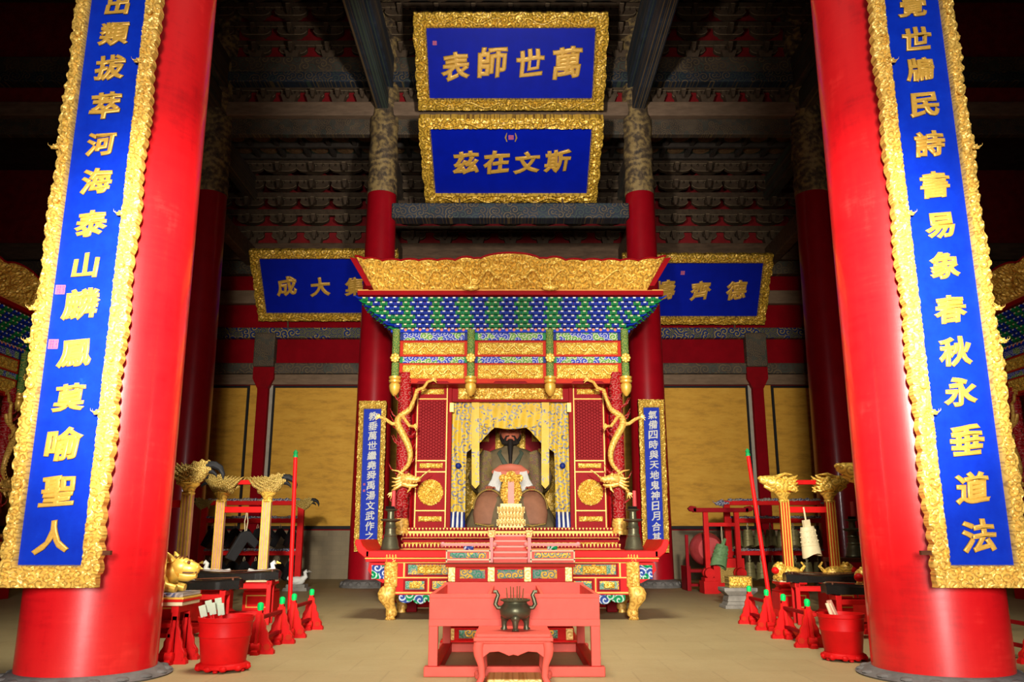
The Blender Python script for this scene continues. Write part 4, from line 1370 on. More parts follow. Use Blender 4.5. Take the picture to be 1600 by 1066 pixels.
# ---------------------------------------------------------------- spirit tablet on its lotus stand
t = thing('spirit_tablet', 'gilt spirit tablet with pink centre on a pale gold lotus stand before the statue', 'tablet', (0.01, 13.78, 1.075))
m = MB(); z = 0
for (hw, h, n) in ((.26, .06, 0), (.20, .045, 0), (.23, .10, 8), (.20, .10, 8), (.22, .10, 8), (.17, .05, 0)):
    m.box(-hw, hw, -hw * .55, hw * .55, z, z + h)
    if n:
        for k in range(n):
            x = -hw + hw * 2 * (k + .5) / n
            m.ball((x, -hw * .55, z + h * .5), (hw / n * .95, .03, h * .55), 9, 6)
    z += h
m.build('lotus_stand', M['gold_pale'], t, smooth=40)
m = MB(); relief_rect(m, -.175, .175, .44, .86, -.03, .04, .08, .012, 5, .05, mask=lambda X, Z: (np.hypot(X / .175, (Z - .64) / .235) < 1) & ~((np.abs(X) < .055) & (Z < .80)))
relief_rect(m, -.21, .21, .78, .98, -.04, .04, .08, .012, 7, .05, mask=lambda X, Z: (np.hypot(X, (Z - .90)) < .085) | (np.hypot(np.abs(X) - .13, Z - .865) < .065))
m.build('carved_frame', M['gold_carved'], t, smooth=50)
MB().box(-.055, .055, -.05, .01, .44, .82).build('tablet_face', M['pink'], t, smooth=0, bevel=.01)


# ================================================================ ALTAR TABLE
AT = thing('altar_table', 'long carved red altar table with upturned ends and gilt dragon legs, before the shrine', 'table', (0.02, 10.95, 0))
m = MB().box(-1.84, 1.84, -.12, 1.25, .755, .835, 0).box(-1.85, 1.85, -.13, 1.26, .735, .752, 1).box(-1.84, 1.84, -.125, 1.25, .70, .735, 0)
m.build('tabletop', [M['red'], M['line_gold']], AT, smooth=0, bevel=.006)
for s in (-1, 1):
    m = MB(); m.prism([(s * 1.80, .757), (s * 1.86, .757), (s * 1.94, .82), (s * 1.985, .93), (s * 1.975, .975), (s * 1.915, .975), (s * 1.88, .90), (s * 1.83, .85), (s * 1.80, .838)], -.12, 1.25)
    m.build('upturned_end', M['red'], AT, smooth=30, bevel=.008)
m = MB().box(-1.50, 1.50, -.05, 1.15, .30, .70, 0).box(-1.50, 1.50, -.065, -.04, .50, .515, 1).box(-1.50, 1.50, -.065, -.04, .315, .335, 1).box(-1.50, 1.50, -.07, 0, .685, .70, 1)
for x in (-1.36, -.72, .72, 1.36, -1.05, 1.05):
    if abs(x) == 1.05: m.box(x - .008, x + .008, -.065, -.04, .335, .50, 1)
    else: m.box(x - .010, x + .010, -.065, -.04, .515, .685, 1)
ap = m.build('apron', [M['red'], M['line_gold']], AT, smooth=0)
for (x0, x1, z0, z1) in ((-1.31, -.77, .545, .665), (.77, 1.31, .545, .665), (-.67, -.1, .545, .665), (.1, .67, .545, .665), (-1.34, -1.10, .365, .465), (-1.0, -.40, .365, .465), (1.10, 1.34, .365, .465), (.40, 1.0, .365, .465)):
    MB().box(x0 - .025, x1 + .025, -.058, -.04, z0 - .022, z1 + .022).build('panel_frame', M['red_dark'], ap, smooth=0)
    m = MB(); relief_rect(m, x0, x1, z0, z1, -.06, .02, .08, .012, int(x0 * 9), .02)
    w_ = x1 - x0
    if z0 > .5:
        pts = [(x0 + .13 + (w_ - .26) * q / 20, -.085, (z0 + z1) / 2 + .022 * math.sin(q * 1.1)) for q in range(21)]
    o = m.build('painted_panel', M['paint_panel'], ap, smooth=50)
    g = MB(); relief_rect(g, x0 + w_ * .22, x1 - w_ * .22, z0 + .012, z1 - .012, -.075, .025, .06, .010, int(x0 * 5) + 3, .02)
    g.build('gilt_dragon', M['gold_fine'], ap, smooth=50)


def fringe(mb, x0, x1, ztop, depth, y0, y1, n=7, seed=0):
    rnd = random.Random(seed); o = [(x0, ztop)]
    w_ = (x1 - x0) / n
    bot = []
    for k in range(n):
        d = depth * (.75 + .35 * rnd.random())
        for q in range(7):
            a = PI * q / 6
            bot.append((x0 + w_ * (k + .5 - .5 * math.cos(a)), ztop - depth * .45 - (d - depth * .45) * math.sin(a)))
    mb.prism([(x1, ztop)] + [(x0, ztop)] + bot, y0, y1)


m = MB(); fringe(m, -1.42, 1.42, .30, .12, -.05, -.01, 16, 3); m.build('carved_fringe', M['fret_green'], AT, smooth=0, bevel=.006)
for s in (-1, 1):
    m = MB(); m.prism([(s * 1.60, .69), (s * 1.80, .69), (s * 1.82, .60), (s * 1.74, .50), (s * 1.62, .44), (s * 1.58, .46)], -.05, 0)
    wing = m.build('end_bracket', M['red'], AT, smooth=0)
    m = MB(); relief_rect(m, min(s * 1.61, s * 1.77), max(s * 1.61, s * 1.77), .49, .66, -.055, .03, .09, .012, 6, .02); m.build('carved_scroll', M['fret_green'], wing, smooth=50)
    for yy in (0.0, 1.05):
        g = MB()
        x0 = s * 1.52
        if yy == 0:
            g.box(x0 - .075, x0 + .075, -.10, .06, .42, .74)
            relief_rect(g, x0 - .08, x0 + .08, .40, .76, -.10, .035, .07, .011, 8, .05)
            for q in range(4): g.ball((x0 - .055 + q * .037, -.10, .77), (.02, .025, .04), 8, 6)
        pr = [(.42, .08, 0), (.38, .10, .035), (.32, .112, .05), (.25, .10, .05), (.18, .075, .02), (.13, .064, -.005), (.09, .072, -.012), (.055, .070, -.01), (.03, .052, 0), (.012, .065, -.0), (0, .062, 0)]
        secs = [(z_, a_, a_ * .8, x0 + s * c_, yy - .02 - c_ * .8) for z_, a_, c_ in pr][::-1]
        loft(g, secs, 24, 0, 2.6)
        if yy == 0:
            g.ball((x0 + s * .0, -.065, .085), (.045, .025, .045), 12, 8)
            for q in range(4): g.ball((x0 - .04 + q * .027, -.07, .018), (.015, .025, .018), 8, 6)
            g.tube([(x0 - s * .04, -.09, .36), (x0 + s * .06, -.12, .32), (x0 + s * .09, -.12, .24), (x0 + s * .03, -.09, .16)], [.014, .02, .02, .01], 8)
        g.build('leg', M['gold_leg'], AT, smooth=50)
    MB().box(s * 1.38 - .07, s * 1.38 + .07, 1.05, 1.2, 0, .3).build('rear_leg', M['red_dark'], AT, smooth=0, bevel=.01)


# ---------------------------------------------------------------- bronze candlesticks on the altar table
def candlestick(x, label):
    t = thing('candlestick', label, 'candlestick', (x, 11.55, .837), group='bronze candlesticks on the altar table')
    MB().lathe([(.125, 0), (.13, .02), (.115, .05), (.105, .12), (.085, .17), (.09, .19), (.075, .21), (.075, .28), (.085, .29), (.07, .31), (.065, .36), (.13, .385), (.135, .40), (.11, .405), (.05, .41), (.045, .50), (.055, .51), (.09, .525), (.095, .535), (.03, .54)], seg=28).build('stand', M['bronze'], t)
    MB().lathe([(.028, .535), (.030, .54), (.026, .78), (.02, .785)], .03, 0, 12).build('candle', M['candle_red'], t)
    m = MB()
    for k in range(6): m.tube([(-.05 + .02 * k, -.02, .53), (-.06 + .02 * k, -.05, .57)], [.014, .01], 6)
    m.build('dried_wax', M['black'], t)


candlestick(-1.62, 'tall bronze candlestick on the left end of the long altar table')
candlestick(1.66, 'tall bronze candlestick on the right end of the long altar table')

# ================================================================ OFFERING STAND IN FRONT OF THE ALTAR
OS = thing('offering_stand', 'stepped red offering stand with green painted panels, behind the pink trough table', 'stand', (0.0, 8.55, 0))
m = MB().box(-.68, .68, -.04, 1.0, 0, .025, 0).box(-.62, .62, .0, .95, .025, .14, 0).box(-.58, .58, .06, .9, .14, .20, 0).box(-.64, .64, 0, .95, .20, .545, 0).box(-.64, .64, -.03, 1.0, .545, .57, 1).box(-.62, .62, .0, 1.0, .57, .715, 0).box(-.64, .64, -.04, 1.0, .715, .75, 2)
m.box(-.645, .645, -.045, 0, .745, .755, 1)
m.build('body', [M['red'], M['dark_wood'], M['red_orange']], OS, smooth=0, bevel=.006)
for (x0, x1) in ((-.50, -.25), (-.13, .13), (.22, .46)):
    m = MB(); relief_rect(m, x0, x1, .605, .690, -.005, .016, .05, .009, int(x0 * 20), .02); m.build('painted_panel', M['paint_panel'], OS, smooth=50)
    m = MB(); relief_rect(m, x0, x1, .045, .12, -.005, .016, .05, .009, int(x0 * 20), .02); m.build('painted_panel', M['paint_panel'], OS, smooth=50)
for x in (-.58, -.19, .17, .575):
    MB().box(x - .035, x + .035, -.012, .02, .575, .715).build('gold_post', M['gold_pale'], OS, smooth=0, bevel=.004)
    if abs(x) > .5: MB().box(x - .035, x + .035, -.012, .02, .03, .135).build('gold_post', M['gold_pale'], OS, smooth=0, bevel=.004)
for s in (-1, 1):
    m = MB().box(s * .42 - .22, s * .42 + .22, 0.02, .5, .755, .875, 0)
    for z in (.785, .87): m.box(s * .42 - .222, s * .42 + .222, .012, .03, z - .006, z + .006, 1)
    for q in (-1, 1): m.box(s * .42 + q * .215 - .006, s * .42 + q * .215 + .006, .012, .03, .76, .875, 1)
    bx = m.build('side_box', [M['pink_overlit'], M['cream']], OS, smooth=0)
    m = MB(); relief_rect(m, s * .42 - .18, s * .42 + .18, .80, .853, .018, .012, .05, .009, 5, .01); m.build('painted_panel', M['paint_panel'], bx, smooth=50)
    m = MB(); m.box(s * .42 - .26, s * .42 + .26, 0.06, .10, .915, .945)
    for q in (-1, 1):
        m.ball((s * .42 + q * .26, .08, .93), .026, 10, 7)
    m.box(s * .19 - .018, s * .19 + .018, .05, .12, .755, 1.0)
    rl = m.build('handrail', M['pink_rail'], OS, smooth=40, bevel=.004)
    m = MB(); relief_rect(m, s * .42 - .05, s * .42 + .05, .878, .915, .07, .02, .04, .008, 2, .02); m.build('carved_scroll', M['fret_green'], rl)
    MB().frustum(s * .19, .085, 1.0, 1.07, .026, .03, .04, .04).build('gold_finial', M['gold_pale'], rl, smooth=0, bevel=.006)
m = MB()
for k in range(5):
    z = .755 + k * .055
    m.box(-.165, .165, .03 + k * .12, .9, z, z + .035, 0); m.box(-.17, .17, .02 + k * .12, .9, z + .035, z + .052, 1)
m.build('step', [M['pink_overlit'], M['pink']], OS, smooth=0)


# ================================================================ PINK TROUGH TABLE
PT = thing('trough_table', 'pinkish red wooden trough table divided into three bins, standing at front', 'table', (0.03, 6.55, 0))
D = 1.42; HW = .64
m = MB().box(-HW, HW, 0, .035, .40, .585).box(-HW, HW, D - .035, D, .38, .60).box(-HW, -HW + .035, .035, D - .035, .41, .585).box(HW - .035, HW, .035, D - .035, .41, .585).box(-HW + .035, HW - .035, .035, D - .035, .385, .41)
m.build('trough', M['pink_overlit'], PT, smooth=0, bevel=.005)
for x in (-.19, .215): MB().box(x - .012, x + .012, .035, D - .035, .41, .575).build('divider', M['pink_overlit'], PT, smooth=0)
m = MB().box(-HW + .0, HW, -.008, 0, .555, .562).box(-HW, HW, -.012, .04, .355, .405)
m.build('apron', M['pink_overlit'], PT, smooth=0, bevel=.004)
for x in (-1, 1):
    for y in (0.0, D - .06):
        MB().box(x * (HW - .035) - .035, x * (HW - .035) + .035, y, y + .06, .07, .40).build('leg', M['pink_overlit'], PT, smooth=0, bevel=.005)
    MB().box(x * (HW - .04) - .045, x * (HW - .04) + .045, -.01, D + .01, 0.0, .075).build('base_rail', M['red'], PT, smooth=0, bevel=.008)
for y in (-.02, D - .07): MB().box(-HW - .03, HW + .03, y, y + .09, 0, .072).build('base_rail', M['pink_overlit'], PT, smooth=0, bevel=.008)

# ================================================================ INCENSE TABLE, CENSER, KNEELING BOARD
IT = thing('incense_table', 'small red cabriole legged incense table in front of the trough table', 'table', (0.02, 5.95, 0))
m = MB().box(-.255, .255, 0, .54, .338, .362).box(-.27, .27, -.015, .555, .315, .340).box(-.255, .255, .0, .54, .300, .318)
m.build('tabletop', M['pink_overlit'], IT, smooth=0, bevel=.008)
wave = [(-.235, .30), (.235, .30), (.235, .20), (.20, .215), (.16, .245), (.10, .25), (.06, .235), (.03, .222), (0, .23), (-.03, .222), (-.06, .235), (-.10, .25), (-.16, .245), (-.20, .215), (-.235, .20)]
for y in (.005, .51):
    m = MB().prism(wave, y, y + .025); m.build('apron', M['pink_overlit'], IT, smooth=0, bevel=.004)
for s in (-1, 1):
    MB().box(s * .23 - .0125, s * .23 + .0125, .03, .51, .22, .30).build('apron', M['pink_overlit'], IT, smooth=0)
    for y in (.02, .52):
        m = MB(); secs = []
        for (z_, a_, c_) in [(0, .030, .022), (.015, .034, .026), (.04, .026, .012), (.09, .022, -.012), (.16, .024, -.006), (.22, .032, .012), (.27, .036, .018), (.31, .036, .010)]:
            secs.append((z_, a_, a_ * .8, s * (.222 + c_), y))
        loft(m, secs, 16, 0, 3)
        m.ball((s * .262, y, .03), (.022, .026, .026), 10, 7)
        m.build('leg', M['pink_overlit'], IT, smooth=50)

CE = thing('censer', 'bronze tripod incense burner with S-shaped handles on the small red table', 'censer', (0.035, 6.2, .364))
m = MB().lathe([(.02, .072), (.075, .075), (.105, .10), (.112, .135), (.10, .165), (.085, .178), (.083, .19), (.105, .198), (.108, .208), (.092, .210), (.085, .19), (.02, .185)], seg=32)
m.build('bowl', M['bronze'], CE, smooth=45)
for k in range(3):
    a = -PI / 2 + k * 2 * PI / 3 + PI / 3 * 0
    m = MB(); c, s = math.cos(a), math.sin(a)
    m.ball((c * .082, s * .082, .085), (.034, .034, .034), 12, 8)
    m.tube([(c * .085, s * .085, .08), (c * .092, s * .092, .04), (c * .09, s * .09, .018), (c * .094, s * .094, 0)], [.028, .019, .018, .026], 12)
    m.build('leg', M['bronze'], CE)
for s in (-1, 1):
    m = MB(); m.tube([(s * .10, 0, .15), (s * .125, 0, .15), (s * .142, 0, .175), (s * .132, 0, .21), (s * .122, 0, .235), (s * .135, 0, .26), (s * .155, 0, .258)], [.014, .015, .016, .015, .014, .014, .012], 10)
    m.build('handle', M['bronze'], CE)
m = MB().lathe([(.0, .192), (.084, .194)], seg=20); m.build('ash', M['grey_stone'], CE)
rnd = random.Random(3)
for k, x in enumerate((-.055, -.03, -.012, .012, .028, .05)):
    m = MB(); m.tube([(x, -.01 + .01 * (k % 3), .19), (x * 1.15, -.01, .28 + .03 * rnd.random())], [.0042, .0038], 6)
    tag(m.build('incense_stick', M['incense'], None, loc=CE.location), 'burnt brown incense stick, number %s from the left in the bronze censer' % ('first second third fourth fifth sixth'.split()[k]), 'incense stick', 'incense sticks in the censer')
KB = thing('kneeling_board', 'low yellow padded board on the floor under the small red table', 'board', (0.03, 6.08, 0))
MB().box(-.19, .19, 0, .32, 0, .055).build('pad', M['gold_pale'], KB, smooth=0, bevel=.012)
MB().box(-.20, .20, -.012, .33, .018, .03).build('binding', M['line_gold'], KB, smooth=0)

# ================================================================ SIDE SHRINES (only their canopies show past the columns)
copy_tree(SH, (-8.98, 13.0, 0), PI / 2, 'dim side shrine at the far left edge, facing inwards behind the left column')
copy_tree(SH, (9.02, 13.0, 0), -PI / 2, 'dim side shrine at the far right edge, facing inwards behind the right column')


# ================================================================ RITUAL INSTRUMENTS
def support_mb(mb, y=0.0, cap=False):
    """flame shaped end support seen from the front, standing at local y"""
    half = [(.022, .40), (.022, .345), (.034, .335), (.036, .29), (.058, .25), (.060, .21), (.085, .17), (.088, .13), (.115, .095), (.12, .06), (.10, .05)]
    for rot in (0, 1):
        k = 1.0 if rot == 0 else .8
        o = [(x * k, z) for x, z in half] + [(-x * k, z) for x, z in half[::-1]]
        if rot: mb.T = Matrix.Translation((0, y, 0)) @ Matrix.Rotation(PI / 2, 4, 'Z')
        else: mb.T = Matrix.Translation((0, y, 0))
        mb.prism(o, -.014, .014, 0)
        mb.box(-.145 * k, .145 * k, -.032, .032, 0, .03, 0)
        mb.prism([(-.14 * k, .03), (.14 * k, .03), (.11 * k, .07), (-.11 * k, .07)], -.026, .026, 0)
        for s in (-1, 1):
            mb.T = mb.T @ Matrix.Identity(4)
            R = mb.T
            mb.T = R @ Matrix.Translation((s * .088 * k, 0, .062)) @ Matrix.Rotation(PI / 2, 4, 'X')
            mb.lathe([(.0, -.036), (.036, -.036), (.036, .036), (.0, .036)], seg=18)
            mb.lathe([(.024, -.040), (.026, -.040), (.026, .040), (.024, .040)], seg=16, mi=1)
            mb.T = R
        # pale outline along the edge
        for q in (-1, 1):
            pts = [(q * x * k, -.015, z) for x, z in half[2:]]
            mb.tube(pts, .0035, 5, 1)
    mb.T = Matrix.Translation((0, y, 0))
    mb.box(-.022, .022, -.022, .022, 0, .37, 0)
    mb.T = None


def trestle(x, y, length, label, rz=0):
    t = thing('low_trestle', label, 'trestle', (x, y, 0), rz, group='low red trestles with green caps')
    for yy in (0, length):
        m = MB(); support_mb(m, yy)
        e = m.build('end_support', [M['red'], M['red_orange']], t, smooth=30)
        MB().lathe([(.024, .365), (.028, .375), (.026, .385), (.030, .40), (.026, .425), (.012, .435)], 0, yy, 10).build('green_cap', M['green_bright'], e)
    for z in (.10, .285):
        MB().box(-.016, .016, .0, length, z, z + .032).build('rail', M['red_dark'], t, smooth=0, bevel=.004)
    return t


trestle(-2.23, 7.79, .73, 'front left low red trestle with green caps, beside the left bucket')
trestle(-2.235, 9.0, .79, 'rear left low red trestle with green caps, where the tall pole stands')
trestle(2.80, 8.23, .71, 'front right low red trestle with green caps, beside the right bucket')
trestle(2.86, 9.72, .70, 'rear right low red trestle with green caps, where the tall pole stands')
trestle(4.28, 7.2, .7, 'red trestle half hidden at the lower right edge behind the right column')


def pole(p0, p1, label):
    t = thing('pole', label, 'pole', p0)
    d = Vector(p1) - Vector(p0)
    MB().tube([(0, 0, 0), d * .5, d * .955], [.026, .025, .024], 14).build('shaft', M['red'], t)
    m = MB(); m.tube([d * .955, d * .965, d * .975, d * .985, d], [.028, .030, .022, .03, .008], 12); m.build('finial', M['green'], t)


pole((-2.50, 9.9, 0), (-2.57, 10.02, 2.02), 'tall red pole with a green tip leaning upright left of the shrine')
pole((3.03, 10.1, 0), (2.90, 10.25, 2.06), 'tall red pole with a green tip leaning upright right of the shrine')


# ---------------------------------------------------------------- buckets
def bucket(x, y, r, h, label):
    t = thing('bucket', label, 'bucket', (x, y, 0))
    MB().lathe([(r * .80, .055), (r * .82, .06), (r * .93, h * .62), (r * .965, h * .64), (r * .965, h * .67), (r * .95, h * .69), (r * .99, h * .90), (r * 1.03, h * .92), (r * 1.04, h), (r * .99, h), (r * .96, h * .93), (r * .78, .09), (0.01, .085)], seg=48).build('body', M['red'], t)
    b = MB().lathe([(r * .94, .022), (r * .97, .03), (r * .93, .05), (r * .86, .062), (r * .80, .065)], seg=40)
    for k in range(10):
        a = 2 * PI * k / 10
        b.ball((r * .9 * math.cos(a), r * .9 * math.sin(a), .03), (r * .16, r * .16, .022), 8, 6)
    for k in range(5):
        a = 2 * PI * k / 5 - PI / 2
        b.ball((r * .85 * math.cos(a), r * .85 * math.sin(a), .012), (.02, .02, .013), 8, 5)
    b.build('base', M['red'], t)
    return t


bucket(-2.225, 6.86, .205, .40, 'glossy red bucket holding pale paddles, at lower left')
bucket(2.80, 7.42, .185, .375, 'glossy red bucket holding thin sticks, at lower right')
for k, (dx, dy, lean, ht) in enumerate(((-.10, -.04, -.10, .50), (-.075, .02, -.085, .53), (-.04, -.03, -.07, .51), (-.02, .05, -.06, .54), (.01, .0, -.05, .50))):
    t = thing('paddle', 'pale green headed wooden paddle with red handle, %s from the left in the left bucket' % 'first second third fourth fifth'.split()[k], 'paddle',
              (-2.225 + dx * .7, 6.86 + dy, .10), group='paddles in the left bucket')
    t.rotation_euler = (0.05, lean * 2.8, 0)
    MB().tube([(0, 0, 0), (0, 0, ht - .18)], .0085, 8).build('handle', M['red'], t)
    MB().box(-.026, .026, -.008, .008, ht - .19, ht - .10).build('head', M['pale_green'], t, smooth=0, bevel=.004)
for k in range(4):
    t = MB(); t.tube([(0, 0, 0), (-.11 - .02 * k, -.02 * k, .36 + .02 * (k % 2))], [.012, .014], 8)
    o = t.build('stick', M['gold_pink' if k % 2 else 'cream'], None, loc=(2.80 - .02 + .03 * k, 7.36 + .02 * k, .10))
    tag(o, 'thin worn stick leaning left in the right red bucket, %s of four' % 'first second third fourth'.split()[k], 'stick', 'sticks in the right bucket')


# ---------------------------------------------------------------- animal figures used on stands
def goose(mb, x, y, z, s, d):
    mb.ball((x, y, z + .075 * s), (.14 * s, .09 * s, .08 * s), 14, 9, 0)
    mb.tube([(x + d * .08 * s, y, z + .10 * s), (x + d * .15 * s, y, z + .15 * s), (x + d * .13 * s, y, z + .22 * s), (x + d * .17 * s, y, z + .24 * s)], [.06 * s, .04 * s, .032 * s, .036 * s], 9, 0)
    mb.tube([(x + d * .19 * s, y, z + .24 * s), (x + d * .25 * s, y, z + .225 * s)], [.022 * s, .006 * s], 7, 1)
    mb.tube([(x - d * .1 * s, y, z + .09 * s), (x - d * .2 * s, y, z + .14 * s)], [.05 * s, .02 * s], 8, 0)
    for q in (-1, 1):
        mb.ball((x - d * .02 * s, y + q * .08 * s, z + .09 * s), (.11 * s, .025 * s, .055 * s), 10, 7, 0)


def lion(mb, x, y, z, s, d):
    mb.ball((x, y, z + .09 * s), (.16 * s, .10 * s, .085 * s), 14, 9, 0)
    mb.ball((x + d * .13 * s, y - .03 * s, z + .13 * s), (.09 * s, .085 * s, .085 * s), 14, 9, 0)
    mb.ball((x + d * .19 * s, y - .07 * s, z + .12 * s), (.055 * s, .05 * s, .045 * s), 10, 7, 1)
    for q in (-1, 1):
        mb.ball((x + d * .12 * s, y + q * .06 * s - .03 * s, z + .20 * s), .026 * s, 8, 6, 0)
        mb.tube([(x + d * .12 * s, y + q * .07 * s, z + .06 * s), (x + d * .17 * s, y + q * .08 * s - .03 * s, z + .015 * s)], [.045 * s, .035 * s], 8, 0)
        mb.tube([(x - d * .10 * s, y + q * .08 * s, z + .07 * s), (x - d * .08 * s, y + q * .1 * s, z + .015 * s)], [.055 * s, .04 * s], 8, 0)
    mb.tube([(x - d * .14 * s, y, z + .1 * s), (x - d * .20 * s, y, z + .17 * s), (x - d * .16 * s, y, z + .22 * s)], [.025 * s, .02 * s, .012 * s], 7, 0)


def bird_head(mb, x, y, z, s, d):
    """crested hook-beaked bird head looking towards d along x; material 0 gold feathers, 1 dark beak"""
    P = lambda a, b: (x + d * a * s, y, z + b * s)
    mb.tube([P(-.15, .16), P(-.10, .06), P(-.01, .05), P(.09, .12), P(.17, .185), P(.235, .195)], [.025 * s, .075 * s, .105 * s, .10 * s, .075 * s, .045 * s], 16, 0, .8)
    mb.tube([P(.20, .215), P(.27, .215), P(.335, .18), P(.37, .115), P(.375, .05)], [.05 * s, .045 * s, .036 * s, .024 * s, .004 * s], 10, 1)
    mb.tube([P(.19, .155), P(.25, .14), P(.29, .11), P(.30, .08)], [.035 * s, .026 * s, .016 * s, .004 * s], 8, 1)
    # comb along the head and neck
    o = [P(.25, .235), P(.20, .275), P(.17, .255), P(.12, .285), P(.09, .25), P(.03, .265), P(.0, .22), P(-.06, .235), P(-.08, .18), P(-.15, .215), P(-.13, .12), P(-.02, .10), P(.1, .17)]
    mb.prism([(q[0], q[2]) for q in o], y - .018 * s, y + .018 * s, 0)
    for q in (-1, 1):
        mb.ball((x + d * .20 * s, y + q * .058 * s, z + .21 * s), .016 * s, 8, 5, 1)
        for k in range(5):       # curling side feathers
            a = k * .05
            mb.tube([(x + d * (.12 - a) * s, y + q * .075 * s, z + (.15 - .5 * a) * s), (x + d * (.03 - a) * s, y + q * .095 * s, z + (.17 - .35 * a) * s), (x + d * (-.06 - a * .9) * s, y + q * .075 * s, z + (.20 - .1 * a) * s), (x + d * (-.09 - a) * s, y + q * .06 * s, z + (.24 - .1 * a) * s)],
                    [.022 * s, .024 * s, .016 * s, .004 * s], 7, 0)
        for k in range(4):
            mb.ball((x + d * (-.06 + .045 * k) * s, y + q * .075 * s, z + (.045 + .018 * k) * s), (.03 * s, .02 * s, .03 * s), 8, 6, 0)


def stand_dragon(mb, x, y, z, d):
    mb.tube([(x - d * .16, y, z + .17), (x - d * .08, y, z + .12), (x + d * .02, y, z + .10), (x + d * .13, y, z + .15), (x + d * .24, y, z + .18), (x + d * .30, y, z + .19)], [.045, .095, .115, .10, .065, .04], 16)
    mb.ball((x + d * .28, y, z + .205), (.05, .05, .035), 10, 7)
    mb.tube([(x + d * .06, y, z + .06), (x + d * .16, y, z + .07), (x + d * .25, y, z + .105)], [.06, .045, .02], 10)
    for q in (-1, 1):
        mb.ball((x + d * .13, y + q * .075, z + .215), .026, 9, 6)
        mb.tube([(x + d * .08, y + q * .06, z + .22), (x - d * .02, y + q * .07, z + .26), (x - d * .13, y + q * .06, z + .25)], [.022, .02, .008], 7)
        for k in range(5):
            a = .2 + .45 * k
            mb.ball((x - d * (.02 + .03 * k), y + q * .085, z + .20 - .035 * k), (.04, .03, .03), 8, 6)
            mb.tube([(x - d * .06, y + q * .08, z + .18 - .03 * k), (x - d * .15, y + q * .09, z + .21 - .045 * k), (x - d * .19, y + q * .08, z + .24 - .05 * k)], [.025, .02, .006], 6)
        for k in range(4): mb.ball((x + d * (.06 + .05 * k), y + q * .06, z + .105 + .012 * k), (.012, .012, .018), 6, 4)


def instrument_stand(x, y, w, kind, label, heads='bird'):
    t = thing('instrument_stand', label, 'stand', (x, y, 0), group=None)
    for s in (-1, 1):
        px_ = s * w / 2
        p = MB()
        for (a, b, z0, z1) in ((.27, .25, 0, .05), (.235, .215, .05, .08), (.215, .215, .08, .30), (.20, .215, .30, .33), (.18, .16, .33, .36), (.15, .18, .36, .40), (.20, .20, .40, .43)):
            p.frustum(px_, 0, z0, z1, a * .9, a * .8, b * .9, b * .8, 0)
        p.box(px_ - .15, px_ + .15, -.175, -.172, .11, .27, 1).box(px_ - .135, px_ + .135, -.178, -.172, .125, .255, 0)
        p.box(px_ - .17, px_ + .17, -.16, .16, .43, .45, 2)
        p.build('pedestal', [M['red'], M['line_gold'], M['cream']], t, smooth=0, bevel=.004)
        f = MB()
        if heads == 'bird': goose(f, px_, -.02, .45, .95, s); f.build('goose_figure', [M['white'], M['gold']], t)
        else: lion(f, px_, -.02, .45, 1.05, s); f.build('lion_figure', [M['gold_carved'], M['red']], t)
        # fluted post
        pm = MB()
        pm.box(px_ - .052, px_ + .052, -.045, .045, .52, 1.50, 0)
        for q in (-.052, -.018, .018, .052):
            pm.box(px_ + q - .008, px_ + q + .008, -.052, -.040, .52, 1.50, 1)
        pm.build('post', [M['gold_pink' if heads == 'bird' else 'red_orange'], M['gold']], t, smooth=0)
        cp = MB().lathe([(.055, 1.46), (.07, 1.48), (.06, 1.50), (.075, 1.54), (.11, 1.575), (.115, 1.59), (.08, 1.60)], px_, 0, 18)
        cp.build('capital', M['gold_carved'], t)
        h = MB()
        if heads == 'bird':
            bird_head(h, px_, 0, 1.58, 1.0, s)
            h.build('bird_head', [M['gold_old'], M['black_stone']], t)
        else:
            stand_dragon(h, px_, 0, 1.58, s)
            h.build('dragon_head', M['gold_carved'], t)
    m = MB().box(-w / 2 + .14, w / 2 - .14, -.035, .035, 1.70, 1.76)
    for s in (-1, 1):
        m.prism([(s * (w / 2 - .14), 1.70), (s * (w / 2 - .14), 1.76), (s * (w / 2 - .06), 1.70), (s * (w / 2 - .08), 1.60), (s * (w / 2 - .10), 1.60)], -.035, .035)
    m.build('top_bar', M['red'], t, smooth=0, bevel=.005)
    MB().box(-w / 2, w / 2, -.03, .03, 1.325, 1.405).build('cross_bar', M['red'], t, smooth=0, bevel=.005)
    return t


instrument_stand(-3.60, 11.5, .62, 'bird', 'bird headed stand with pink and gold posts holding one large black stone')
instrument_stand(-3.92, 9.5, .62, 'bird', 'nearer bird headed stand mostly hidden behind the left front column')
instrument_stand(4.01, 11.5, .62, 'dragon', 'gold dragon headed stand with red posts holding one cream bell', 'dragon')
instrument_stand(4.30, 9.5, .62, 'dragon', 'nearer dragon headed stand mostly hidden behind the right front column', 'dragon')


def stone_mesh(s):
    o = [(.0, .03 * s), (.06 * s, .02 * s), (.21 * s, -.10 * s), (.17 * s, -.20 * s), (.04 * s, -.12 * s), (-.10 * s, -.40 * s), (-.235 * s, -.36 * s), (-.075 * s, -.01 * s)]
    mb = MB(); mb.prism(o, -.02 * s - .008, .02 * s + .008)
    return mb


def rope_mb(mb, h):
    for q in (-1, 1):
        mb.tube([(0, q * .01, -.05), (q * .018, q * .012, h * .5), (0, 0, h)], .0055, 6)


st_big = thing('chime_stone', 'largest angled black chime stone, hanging alone from the bird headed stand', 'chime stone', (-3.56, 11.5, 1.06))
stone_mesh(.95).build('stone', M['black_stone'], st_big, smooth=0, bevel=.006).rotation_euler = (0, .1, .75)
m = MB(); rope_mb(m, .30); m.build('rope', M['rope'], st_big)


